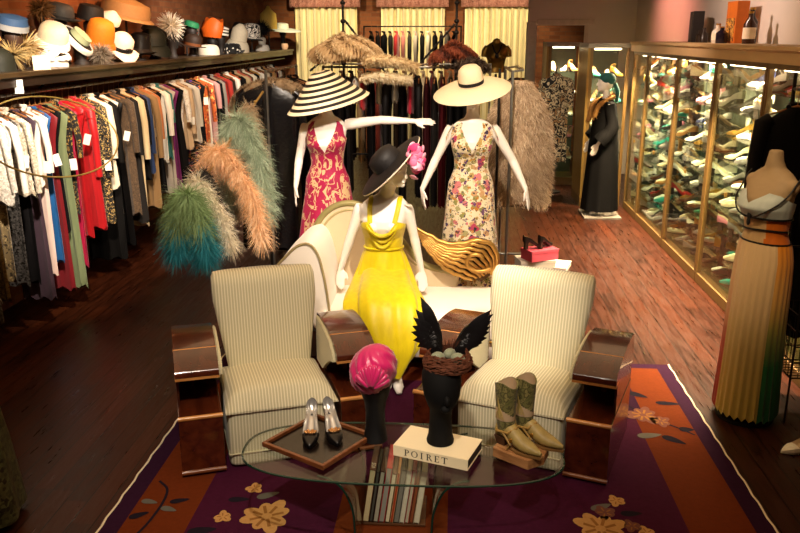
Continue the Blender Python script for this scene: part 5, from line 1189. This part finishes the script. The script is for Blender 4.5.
# ---- fur coat on its rack
rack('garment_rack', 'narrow steel rack holding the pale shaggy fur coat', (.52, 7.42, 0), (.52, 8.5, 0), 1.99)
m = MB(); m.tube([(.40, 7.30, .02), (.40, 7.30, 2.02)], .012, 8); m.lathe([(0, 0), (.1, 0), (.1, .02), (0, .02)], (.40, 7.30, 0), 14); o = m.build('display_pole', IRON); tag(o, 'thin dark pole between the floral dress and the shaggy fur coat', 'pole')
m = MB(); m.tube([(.62, 7.56, 2.0), (.62, 8.45, 2.0)], .012, 8); m.tube([(.62, 7.57, 2.0), (.52, 7.57, 1.985)], .01, 6); m.tube([(.62, 8.44, 2.0), (.52, 8.44, 1.985)], .01, 6); o = m.build('hang_rail', STEEL); tag(o, 'side rail carrying the shaggy fur coats', 'rail')
fur_coat('fur_coat', hairm('#b39878', '#d2ba9a', '#8a7056'), (.62, 7.74, 2.0), radians(4), 'big shaggy pale beige fur coat beside the floral dress mannequin', 1.16, .29, .15, 19000, .075, 71, 'fur coats')
fur_coat('fur_coat', hairm('#2a1c14', '#4a3424', '#1a120c'), (.62, 8.22, 2.0), radians(-3), 'dark brown fur coat behind the shaggy beige one', 1.28, .23, .09, 2600, .05, 72, 'fur coats')
# boxes and shoes piled at the foot of the fur rack
for (x, y, z, w, d, h, c, rz, nm, lab, cat) in ((.86, 8.05, 0, .36, .24, .12, '#c2b7a8', .2, 'shoe_box', 'pale grey shoe box on the floor below the fur coat', 'box'), (.90, 8.02, .121, .32, .20, .11, '#c24a5c', .5, 'shoe_box', 'pink shoe box stacked on the pale grey one', 'box'), (1.10, 8.1, 0, .22, .3, .05, '#d8c6b8', -.3, 'shoe_box', 'flat blush box leaning by the fur rack', 'box')):
    t = thing(nm, lab, cat, (x, y, z), rz, 'boxes below the fur coat')
    m = MB(); m.b2(-w/2, w/2, -d/2, d/2, 0, h*.78); m.build('box_base', plain(c, .7), t, bevel=.003, smooth=False); m = MB(); m.b2(-w/2-.004, w/2+.004, -d/2-.004, d/2+.004, h*.72+.02*0, h); m.build('lid', plain(c, .6, var=.1), t, bevel=.003, smooth=False)
for i, (x, y, z, rz, k, c, lab) in enumerate(((.84, 8.0, .233, .4, 'pump', 'black', 'black pump lying on the pink shoe box'), (.96, 8.06, .233, .9, 'pump', 'black', 'second black pump lying on the pink shoe box'))):
    o = shoe(k, c); place(o, (x, y, z), rz); tag(o, lab, 'shoe', 'pumps on the pink box')
# patterned kimono on a stand by the farther case
t = thing('garment_stand', 'slim stand by the farther display case holding the patterned kimono', 'stand', (1.50, 12.35, 0)); m = MB(); m.tube([(0, 0, .02), (0, 0, 1.86)], .012, 8); m.lathe([(0, 0), (.15, 0), (.15, .02), (0, .02)], n=16); m.tube([(0, 0, 1.85), (0, -.16, 1.85)], .01, 6); m.build('pole', IRON, t)
hang('kimono', 'coat', 1.3, blotch(['#17120f', '#d8c8a0', '#191310', '#a88458'], 9), (1.50, 12.27, 1.85), radians(8), 'black and cream patterned robe hanging by the farther display case', None, 77, w=.2, th=.06)

# ---------------------------------------------------------------- hat shelf
t = thing('hat_shelf', 'long dark wooden shelf of hats along the brick wall', 'shelf', (0, 0, 0))
m = MB(); m.b2(-3.859, -3.20, 4.3, 16.6, 2.0, 2.04); m.build('board', wood('#2d1f10', '#4a371c', .5, (30, 2, 30)), t, bevel=.006, smooth=False)
m = MB(); m.b2(-3.26, -3.225, 4.3, 16.6, 1.93, 2.0); m.build('front_lip', wood('#1a0f08', '#2c1a0e', .5, (30, 2, 30)), t, smooth=False)
for y in (5.2, 7.2, 9.2, 11.2, 13.2, 15.2): m = MB(); m.tube([(-3.855, y, 1.70), (-3.55, y, 1.985)], .012, 6); m.tube([(-3.855, y, 1.985), (-3.30, y, 1.985)], .01, 6); m.build('bracket', IRON, t)
SZ = 2.041
def stand(x, y, h, lab, c='#1d1512', headf=True):
    t = thing('hat_stand', lab, 'hat stand', (x, y, SZ), 0, 'head stands on the hat shelf'); m = MB()
    if headf and h > .12:
        k = h; m.lathe([(0, 0), (.07, 0), (.065, .012), (.05, .04), (.045, max(.05, k-.17)), (.055, max(.06, k-.13)), (.07, k-.06), (.066, k-.015), (.035, k+.01), (0, k+.012)], n=18)
    else: m.lathe([(0, 0), (.06, 0), (.055, .012), (.012, .02), (.012, h-.01), (.04, h), (0, h+.004)], n=14)
    m.build('form', plain(c, .6), t)
def shelfhat(nm, lab, x, y, h, tilt, parts, standlab=None, sc='#1d1512', headf=True):
    """parts: list of (part name, MB, material). Origin at hat underside centre."""
    if h > .02: stand(x, y, h, standlab or ('dark stand under the '+' '.join(lab.split()[:10])), sc, headf)
    t = thing(nm, lab, 'hat', (x, y, SZ+(h+.014 if h > .02 else 0.001))); t.rotation_euler = tilt; t['group'] = 'hats on the wall shelf'
    for pn, mb, mt in parts: mb.build(pn, mt, t)
    return t
def crown(r, h, top=.75, n=28, sy=1., inner=True):
    m = MB(); pr = [(r, 0), (r*.99, h*.35), (r*.93, h*.65), (r*top, h*.88), (r*top*.6, h*.98), (.001, h)]
    m.lathe(pr+[(.001, h-.008), (r*top*.58, h*.95), (r*.86, h*.6), (r*.95, 0)], n=n, caps=False, sy=sy); return m
def brim(r0, r1, drop=.0, up=0., n=40, th=.005, wav=0.):
    m = MB(); rings = []
    for z0, s in ((0, 1), (-th, -1)):
        rs = [(r0+(r1-r0)*k/5) for k in range(6)]
        for r in (rs if s > 0 else rs[::-1]):
            u = (r-r0)/(r1-r0); rings.append([(r*cos(q), r*sin(q), z0-drop*u*u+up*u*u*abs(cos(q))+wav*u*sin(3*q)) for q in [2*pi*j/n for j in range(n)]])
    m.loft(rings, 0, True, False, True); return m
def band(r, z0, z1): m = MB(); m.lathe([(r, z0), (r*1.015, z0), (r*1.015, z1), (r, z1)], n=28, caps=False); return m
def puff(c, r, n, L, seed, sq_=1.):
    rn = random.Random(seed); m = MB(); m.sq(c, (r*1.1, r*1.1, r*1.1*sq_), 1, 1, 14, 8)
    for k in range(n): d = Vector((rn.gauss(0, 1), rn.gauss(0, 1), rn.gauss(0, 1)*sq_)).normalized(); m.strand(Vector(c)+d*r*.4, d, L*rn.uniform(.7, 1.2), .006, 0, .08, 2, rn)
    return m
def petals(c, r, n, seed, s=.05):
    rn = random.Random(seed); m = MB()
    for k in range(n): d = Vector((rn.gauss(0, 1), rn.gauss(0, 1), abs(rn.gauss(0, .8)))).normalized(); m.sq(Vector(c)+Vector((d.x*r, d.y*r, d.z*r*.6)), (s, s*.85, .014), 1, 1, 10, 6, 0, d.to_track_quat('Z', 'Y').to_matrix())
    return m
C_ = lambda c, r=.65: plain(c, r, 0, .3, .12, 40)
HXX = -3.46
shelfhat('wide_brim_hat', 'large amber felt hat with deep brim high above the shelf', HXX, 5.92, .42, (.0, .75, .2), [('crown', crown(.1, .13), C_('#c98a34')), ('brim', brim(.1, .25, .06), C_('#d9a04a'))])
shelfhat('beret', 'denim blue soft cap on a brown head form', HXX, 6.42, .30, (.1, .25, 0), [('cap', crown(.115, .10, .9), C_('#2f4a6e')), ('cuff', band(.117, -.01, .035), C_('#8d8f90'))], sc='#3a2416')
shelfhat('cloche_hat', 'dark olive cloche on the shelf, with a tan feather fringe', -3.42, 6.06, 0, (0, 0, 0), [('crown', crown(.13, .17, .7), C_('#1f2016')), ('brim', brim(.13, .17, .03), C_('#1f2016')), ('feather_fringe', puff((.06, .12, .12), .06, 220, .12, 3, .6), C_('#a08a5a'))])
shelfhat('feather_hat', 'spread of tan feathers on a small cap beside the olive cloche', -3.44, 6.5, .10, (0, .2, 0), [('cap', crown(.08, .07), C_('#8a7448')), ('feathers', puff((0, 0, .06), .06, 420, .14, 4, .6), C_('#b59c6c'))], headf=False)
m = MB(); m.box((0, 0, .055), (.004, .14, .11)); o = m.build('price_card', CREAM, smooth=False); place(o, (-3.225, 6.35, SZ), radians(-35)); tag(o, 'blank cream card standing on the shelf below the tan feathers', 'card')
m = MB(); m.box((0, 0, -.05), (.003, .06, .10)); o = m.build('hang_tag', WHITE, smooth=False); place(o, (-3.215, 5.95, 1.985), (0, 0, radians(-50))); tag(o, 'small white tag hanging from the shelf edge', 'tag')
shelfhat('petal_hat', 'hat of white cloth petals low on the shelf', -3.42, 6.95, 0, (0, 0, 0), [('cap', crown(.12, .09, .9), C_('#d9d0c4')), ('petals', petals((0, 0, .06), .14, 110, 5), C_('#ece4da'))])
shelfhat('bucket_hat', 'creamy white bucket hat with a turned brim', -3.46, 7.06, .22, (.25, .45, 0), [('crown', crown(.125, .14, .75), C_('#e6d6b8')), ('brim', brim(.123, .155, .045), C_('#efe4cc'))])
shelfhat('fur_hat', 'brown fur hat held high on a thin stand', -3.60, 7.2, .42, (0, 0, 0), [('fur', puff((0, 0, .05), .10, 420, .08, 6, .7), C_('#6a4a2a'))], headf=False)
shelfhat('boater_hat', 'black edged boater with pale green crown', -3.46, 7.58, .22, (.1, .85, .2), [('crown', crown(.10, .06, .95), C_('#a8b08a')), ('brim', brim(.1, .16, .02, 0, 40, .03), C_('#14110f')), ('white_facing', brim(.15, .175, .03, 0, 40, .02), C_('#e2dacb'))])
shelfhat('fur_hat', 'grey tipped fur hat low beside the petal hat', -3.34, 7.74, 0, (0, 0, 0), [('fur', puff((0, 0, .085), .11, 700, .08, 7, .7), C_('#8d8070'))])
shelfhat('cloche_hat', 'bright orange felt cloche', -3.46, 8.02, .20, (.15, .3, 0), [('crown', crown(.135, .21, .8), C_('#d0761a')), ('brim', brim(.133, .16, .05), C_('#c96c14'))], sc='#6d4426')
shelfhat('brimmed_hat', 'white swept hat with black trim beside the orange cloche', -3.42, 8.42, .12, (.2, .45, 0), [('crown', crown(.12, .17, .6), C_('#ece4d4')), ('brim', brim(.12, .19, .04, .0, 40, .005, .03), C_('#efe8da')), ('trim', band(.122, .0, .04), BLACK), ('bow', petals((.1, -.05, .03), .03, 8, 8, .05), BLACK)])
shelfhat('pillbox_hat', 'white pointed cap with black edge above the swept hat', -3.60, 8.62, .36, (.2, .6, 0), [('crown', crown(.10, .15, .45), C_('#ece6da')), ('trim', band(.1, -.005, .03), BLACK)], headf=False)
shelfhat('cone_hat', 'very large tan cone hat above the black hats', -3.56, 8.98, .46, (.0, .25, 0), [('crown', crown(.26, .20, .3), C_('#957650')), ('brim', brim(.25, .31, .03), C_('#957650'))], headf=False)
shelfhat('top_hat', 'tall black silk hat with ribbon', -3.42, 8.96, .06, (0, .1, 0), [('crown', crown(.11, .22, .95), C_('#0f0d0d', .35)), ('brim', brim(.11, .17, 0, .03), C_('#0f0d0d', .35)), ('ribbon', band(.112, .0, .05), plain('#2a2420', .3))], headf=False)
shelfhat('veiled_hat', 'dark green black draped hat next to the tall black one', -3.42, 9.36, .13, (0, 0, 0), [('crown', crown(.15, .20, .6), C_('#171c16')), ('drape', brim(.14, .2, .1, 0, 40, .006, .02), C_('#171c16'))], headf=False)
shelfhat('beret', 'round black velvet beret above the draped hat', -3.5, 9.62, .26, (0, .5, 0), [('cap', crown(.15, .09, .85), C_('#0e0c0c'))])
shelfhat('feather_hat', 'round puff of white feathers', -3.46, 10.12, .30, (0, 0, 0), [('cap', crown(.07, .06), C_('#d8ccb8')), ('feathers', puff((0, 0, .05), .09, 700, .14, 9), C_('#e4d8c4'))])
shelfhat('fedora', 'dark brown felt fedora beyond the white feather puff', -3.42, 10.80, .12, (0, .2, 0), [('crown', crown(.11, .15, .7), C_('#2a1a10')), ('brim', brim(.11, .18, .02, .03), C_('#2a1a10')), ('hat_band', band(.112, 0, .035), C_('#6a3a1a'))])
shelfhat('cocktail_hat', 'small emerald green cap on a dark stand', -3.48, 11.0, .36, (0, .3, 0), [('cap', crown(.10, .07, .85), C_('#1c6a42'))])
shelfhat('cap', 'off white cap low by the orange folded hat', -3.38, 11.38, 0, (0, .0, 0), [('crown', crown(.15, .14, .8), C_('#e0d4c0')), ('visor', brim(.14, .17, .03), C_('#e0d4c0'))])
m = MB(); m.loft([[(.13*cos(q), .09*sin(q), 0) for q in [2*pi*j/20 for j in range(20)]], [(.16*cos(q), .11*sin(q), .12+.02*sin(5*q)) for q in [2*pi*j/20 for j in range(20)]], [(.13*cos(q)+.02, .05*sin(q), .24+.03*sin(3*q)) for q in [2*pi*j/20 for j in range(20)]]])
shelfhat('folded_hat', 'vivid orange folded silk hat on a black head form', -3.42, 11.72, .22, (0, .1, 0), [('folded_silk', m, C_('#cf5a16', .5))], sc='#100d0d')
shelfhat('pillbox_hat', 'white pillbox with black bands', -3.42, 12.15, .26, (0, .2, 0), [('crown', crown(.12, .12, .95), C_('#e6ded2')), ('trim', band(.121, .03, .05), BLACK), ('upper_trim', band(.121, .075, .09), BLACK)])
shelfhat('dotted_hat', 'black hat with white dots low on the shelf', -3.36, 12.5, 0, (0, 0, 0), [('crown', crown(.15, .15, .8), spots('#100e0e', ['#e8e0d2'], 22, .3)), ('brim', brim(.15, .2, .0, .05), spots('#100e0e', ['#e8e0d2'], 22, .3))])
shelfhat('draped_hat', 'tall cream draped hat', -3.38, 13.0, .17, (0, .25, 0), [('crown', crown(.13, .26, .5), C_('#d2c6ae')), ('drape', brim(.12, .2, .14, 0, 40, .006, .03), C_('#d2c6ae'))])
shelfhat('zebra_hat', 'black and white zebra striped hat', -3.36, 13.8, .20, (0, .1, 0), [('crown', crown(.14, .24, .9), blotch(['#0f0d0d', '#ece4d8', '#0f0d0d', '#e9e1d4'], 7)), ('brim', brim(.14, .19, .02), BLACK)], headf=False)
shelfhat('fur_hat', 'black shaggy fur hat on a pale stand', -3.42, 14.8, .22, (0, 0, 0), [('fur', puff((0, 0, .13), .16, 700, .11, 10), C_('#12100f'))], sc='#d9d0c2')
shelfhat('cap', 'small white satin cap between the zebra and black fur hats', -3.30, 14.3, 0, (0, 0, 0), [('crown', crown(.12, .11, .8), C_('#e9e2d6'))])
shelfhat('cone_hat', 'tall pale yellow cone hat near the corner curtain', -3.5, 15.75, .36, (0, .0, 0), [('crown', crown(.16, .42, .25), C_('#c8a850'))], headf=False)
shelfhat('wide_brim_hat', 'pale blue wide flat brimmed hat on a black head form near the corner', -3.34, 16.25, .38, (.1, .1, 0), [('crown', crown(.12, .1, .9), C_('#cfd2c2')), ('brim', brim(.12, .36, .03), C_('#c6d0c8'))], sc='#0f0d0d')
m = MB(); m.lathe([(0, 0), (.05, 0), (.07, .06), (.06, .11), (.055, .11), (.06, .06), (0, .01)], n=18); o = m.build('trinket_pot', C_('#c9a48a')); place(o, (-3.26, 16.0, SZ)); tag(o, 'small pink clay pot at the far end of the hat shelf', 'pot')
for k, (y, x, h, nm, lab, parts, hf) in enumerate((
    (6.30, -3.66, .26, 'cloche_hat', 'dark brown cloche behind the denim blue cap', [('crown', crown(.15, .17, .8), C_('#2f1c10')), ('brim', brim(.148, .2, .05), C_('#2f1c10'))], True),
    (6.78, -3.68, .12, 'turban_hat', 'dark umber turban hat at the back, behind the petal hat', [('wrap', crown(.16, .2, .9), C_('#241610'))], False),
    (7.64, -3.66, .40, 'fedora', 'grey black fedora at the back above the boater', [('crown', crown(.13, .14, .8), C_('#2c2a28')), ('brim', brim(.13, .2, .0, .03), C_('#2c2a28')), ('hat_band', band(.132, 0, .03), BLACK)], True),
    (8.30, -3.66, .40, 'bowler_hat', 'black bowler at the back, behind the orange cloche', [('crown', crown(.13, .15, .85), C_('#131110')), ('brim', brim(.13, .18, .0, .02), C_('#131110'))], True),
    (10.42, -3.62, .12, 'feather_hat', 'black feathered hat behind the brown fedora', [('crown', crown(.13, .13, .8), C_('#161210')), ('feathers', puff((.02, .05, .1), .06, 240, .12, 21, .8), C_('#1d1613'))], True),
    (11.3, -3.66, .20, 'turban_hat', 'dark patterned turban behind the emerald cap', [('wrap', crown(.16, .24, .9), spots('#1d1612', ['#8a3a1a', '#2f5a3a', '#b08a3a'], 26, .4))], False),
    (12.60, -3.66, .34, 'cloche_hat', 'rust brown cloche behind the cream draped hat', [('crown', crown(.14, .18, .8), C_('#6a3a1c')), ('brim', brim(.138, .18, .04), C_('#6a3a1c'))], True),
    (14.2, -3.66, .32, 'wide_brim_hat', 'black wide brimmed hat behind the zebra hat', [('crown', crown(.13, .14, .8), C_('#100e0e')), ('brim', brim(.13, .26, .05), C_('#100e0e'))], True))):
    shelfhat(nm, lab, HXX+(x+3.46), y, h, (0, .25, 0), parts, headf=hf)
# brass hoop placed before the beaded blouses without any support
m = MB(); m.tube([(-2.95-.24*sin(a)-.02*cos(a), 5.93+.97*cos(a), 1.585+.272*sin(a)) for a in [2*pi*k/80 for k in range(80)]], .0065, 8, 0, False, True); o = m.build('brass_hoop', plain('#b59a52', .35, .6)); tag(o, 'thin brass oval hoop set unsupported in front of the beaded blouses', 'hoop')

# ---------------------------------------------------------------- near edges of the view
t = thing('dress_form', 'glittering green gold beaded gown on a form, cut by the frame edge', 'dress form', (-2.36, 3.32, 0), radians(30))
m = MB(); m.lathe([(.0, .001), (.15, .001), (.14, .02), (.02, .04), (.018, .9), (0, .9)], n=20); m.build('stand', IRON, t)
m = MB(); torso(m, 0, 0, 0, .8, 0, 1.55); remesh(m, 'torso', plain('#a5855e', .6), t, .010)
dressmesh([(0, 1.3), (38, 1.45), (52, 1.45), (64, 1.33), (90, 1.31), (135, 1.45), (163, 1.36), (180, 1.3)], bodyrad(.012, [(.05, .29, .26, .0), (.4, .26, .22, 0), (.9, .19, .14, .005), (1.12, .133, .1, -.005)]), .05, 64, 40, (8, .06, .95)).build('beaded_gown', sequin('#6d7048', '#2d2a1c', 60, .5), t)
# wire basket stand, scarf, bag and shoes at the other edge
t = thing('wire_basket', 'black wire basket stand beside the gradient gown', 'basket', (2.24, 4.84, 0)); m = MB()
for z in (.30, .40, .50, .60, .70): m.tube([(x, y, z) for x, y in ((-.17, -.15), (.17, -.15), (.17, .15), (-.17, .15))], .005, 5, 0, False, True)
for k in range(9):
    x = -.17+.34*k/8
    for y in (-.15, .15): m.tube([(x, y, .30), (x, y, .70)], .003, 4)
for k in range(8):
    y = -.15+.3*k/7
    for x in (-.17, .17): m.tube([(x, y, .30), (x, y, .70)], .003, 4)
    m.tube([(-.17, y, .30), (.17, y, .30)], .003, 4)
m.build('wire_cage', IRON, t, smooth=False)
for x in (-.17, .17):
    for y in (-.15, .15): m = MB(); m.tube([(x, y, 0), (x, y, 1.05)], .007, 6); m.build('leg', IRON, t)
m = MB(); m.tube([(-.17, .15, 1.05), (.17, .15, 1.05)], .007, 6); m.tube([(-.17, -.15, 1.05), (.17, -.15, 1.05)], .007, 6); m.build('top_bar', IRON, t)
m = MB(); m.loft([[(2.07+.26*u, 4.69+.02*sin(u*14)+dy+.01*k, 1.07-abs(k)*.3+.015*cos(u*9) if k else 1.066) for u in [i/14 for i in range(15)]] for k, dy in ((-1.0, -.035), (-.5, -.03), (-.15, -.02), (0, 0), (.15, .02), (.5, .03))], 0, False, False); o = m.build('hanging_scarf', fabric('#b0652a', .6, '#8a4a1a')); s = o.modifiers.new('s', 'SOLIDIFY'); s.thickness = .006; tag(o, 'orange tan scarf draped over the wire basket stand', 'scarf')
rack('garment_rack', 'dark rack of black clothes behind the gradient gown', (2.20, 4.98, 0), (2.20, 5.17, 0), 1.9, mat_=IRON) if False else None
t = thing('coat_stand', 'black coat stand behind the gradient gown', 'stand', (2.12, 5.32, 0)); m = MB(); m.lathe([(0, 0), (.12, 0), (.11, .02), (0, .03)], n=16); m.tube([(0, 0, .02), (0, 0, 2.08)], .013, 8); m.build('pole', IRON, t); m = MB(); m.tube([(0, 0, 1.98), (0, -.16, 1.98)], .010, 6); m.build('arm', IRON, t)
hang('coat', 'coat', 1.4, F('#131011', .7), (2.12, 5.23, 1.98), radians(-4), 'long black coat on the stand behind the gradient gown', None, 95, w=.19, th=.055)
o = shoe('sandal', 'ivory'); place(o, (2.03, 4.33, .001), radians(195), 1.05); tag(o, 'ivory shoe on the floor at the frame edge near the rug corner', 'shoe')
# ---------------------------------------------------------------- camera and lights
cam = bpy.data.cameras.new('camera'); co_ = bpy.data.objects.new('camera', cam); COL.objects.link(co_)
cam.sensor_width = 36; cam.lens = 811*36/800; cam.clip_end = 60; cam.clip_start = .05
TH, PSI = radians(15.9), radians(3.7)
fw = Vector((-sin(PSI)*cos(TH), cos(PSI)*cos(TH), -sin(TH))); co_.location = (0, 0, 2.3); co_.rotation_euler = fw.to_track_quat('-Z', 'Y').to_euler(); SC.camera = co_
def spot(loc, tgt, power, ang, blend=.6, col='#ffd29a', size=.06):
    l = bpy.data.lights.new('unseen_ceiling_spot', 'SPOT'); l.energy = power; l.spot_size = radians(ang); l.spot_blend = blend; l.color = lin(col)[:3]; l.shadow_soft_size = size
    o = bpy.data.objects.new('unseen_ceiling_spot', l); COL.objects.link(o); o.location = loc; o.rotation_euler = (Vector(tgt)-Vector(loc)).to_track_quat('-Z', 'Y').to_euler(); return o
def area(loc, tgt, power, sx, sy, col='#ffd9a6'):
    l = bpy.data.lights.new('area_light', 'AREA'); l.energy = power; l.shape = 'RECTANGLE'; l.size = sx; l.size_y = sy; l.color = lin(col)[:3]
    l.spread = radians(110) if power != 110 else pi; o = bpy.data.objects.new('area_light', l); COL.objects.link(o); o.location = loc; o.rotation_euler = (Vector(tgt)-Vector(loc)).to_track_quat('-Z', 'Y').to_euler(); return o
W = '#ffeeda'
spot((.25, .9, 3.3), (.0, 3.42, .55), 170, 27, .9, W)            # added unseen spot to brighten the glass table
spot((.1, 3.2, 3.3), (-.05, 6.1, 1.0), 640, 52, .7, W)           # onto chaise, yellow and floral dresses
spot((-.9, 3.6, 3.3), (-1.0, 6.5, 1.2), 190, 40, .7, W)
spot((-.6, 1.6, 3.3), (-.75, 4.0, .5), 270, 52, .9, W)            # seating group
spot((.8, 1.9, 3.3), (.30, 4.5, .8), 560, 19, .8, W)
spot((-1.9, 4.2, 3.3), (-3.28, 6.0, 1.75), 900, 46, .7, W)        # beaded blouses
spot((-2.0, 6.2, 3.3), (-3.25, 8.2, 1.5), 420, 60, .8, W)
spot((-2.0, 5.0, 3.35), (-3.5, 7.5, 2.3), 170, 60, .8, '#ffc880')  # hats
spot((-2.0, 9.5, 3.3), (-3.3, 11.5, 1.8), 520, 75, .8, W)
spot((-.8, 4.6, 3.3), (-1.80, 6.4, 1.2), 300, 44, .8, W)          # boas
spot((-1.2, 5.2, 3.3), (-1.62, 7.3, 1.85), 150, 22, .9, W)      # added unseen spot to lift the dim fur and coats behind the boas
spot((.2, 5.6, 3.3), (.66, 7.75, 1.5), 340, 20, .8, W)             # fur coat
spot((-.6, 7.0, 3.3), (-.6, 9.0, 1.9), 220, 70, .8, W)           # middle racks
for x in (-2.5, -.8, .9): spot((x, 14.6, 3.35), (x, 16.9, 1.9), 330, 75, .8, '#ffe8b8')
spot((.8, 9.0, 3.3), (1.75, 11.5, 1.6), 110, 40, .8, W)
spot((1.6, 11.8, 3.3), (2.98, 11.8, 2.7), 130, 95, .9, '#ff9a88')   # pink light on the white wall
spot((1.2, 8.2, 3.3), (2.98, 8.8, 2.6), 130, 95, .9, '#ffdccc')
spot((.7, 3.0, 3.3), (1.87, 4.8, 1.15), 150, 22, .9, '#ffd8a8')
spot((-1.4, 1.6, 3.3), (-2.3, 3.3, .7), 40, 40, .9, '#ffd8a8')
for (y0, y1, *_r) in bays: area((2.46, (y0+y1)/2, 2.06), (2.62, (y0+y1)/2, 0), 190*(y1-y0), .06, (y1-y0)*.85, '#ffe2b4')
area((2.05, 11.42, 2.12), (2.05, 11.7, 0), 60, .45, .06, '#ffe2b4'); area((1.69, 13.1, 2.12), (1.69, 13.3, 0), 50, .4, .06, '#ffe2b4')
area((-.3, 5.5, 3.38), (-.3, 5.5, 0), 110, 5, 8, '#ffcf98')        # added ambient fill standing in for ceiling bounce, no such lamp
spot((-2.4, 8.2, 3.35), (-3.86, 8.5, 2.7), 200, 110, .9, '#ffb070')   # wash on the brick above the hats
w = bpy.data.worlds.new('world'); SC.world = w; w.use_nodes = True; w.node_tree.nodes['Background'].inputs[0].default_value = (.01, .008, .006, 1)
vs = SC.view_settings; vs.view_transform = 'Standard'; vs.look = 'None'; vs.exposure = .18; vs.gamma = 1.; vs.use_curve_mapping = False
SC.cycles.transparent_max_bounces = 40; SC.cycles.max_bounces = 8; SC.cycles.use_denoising = True
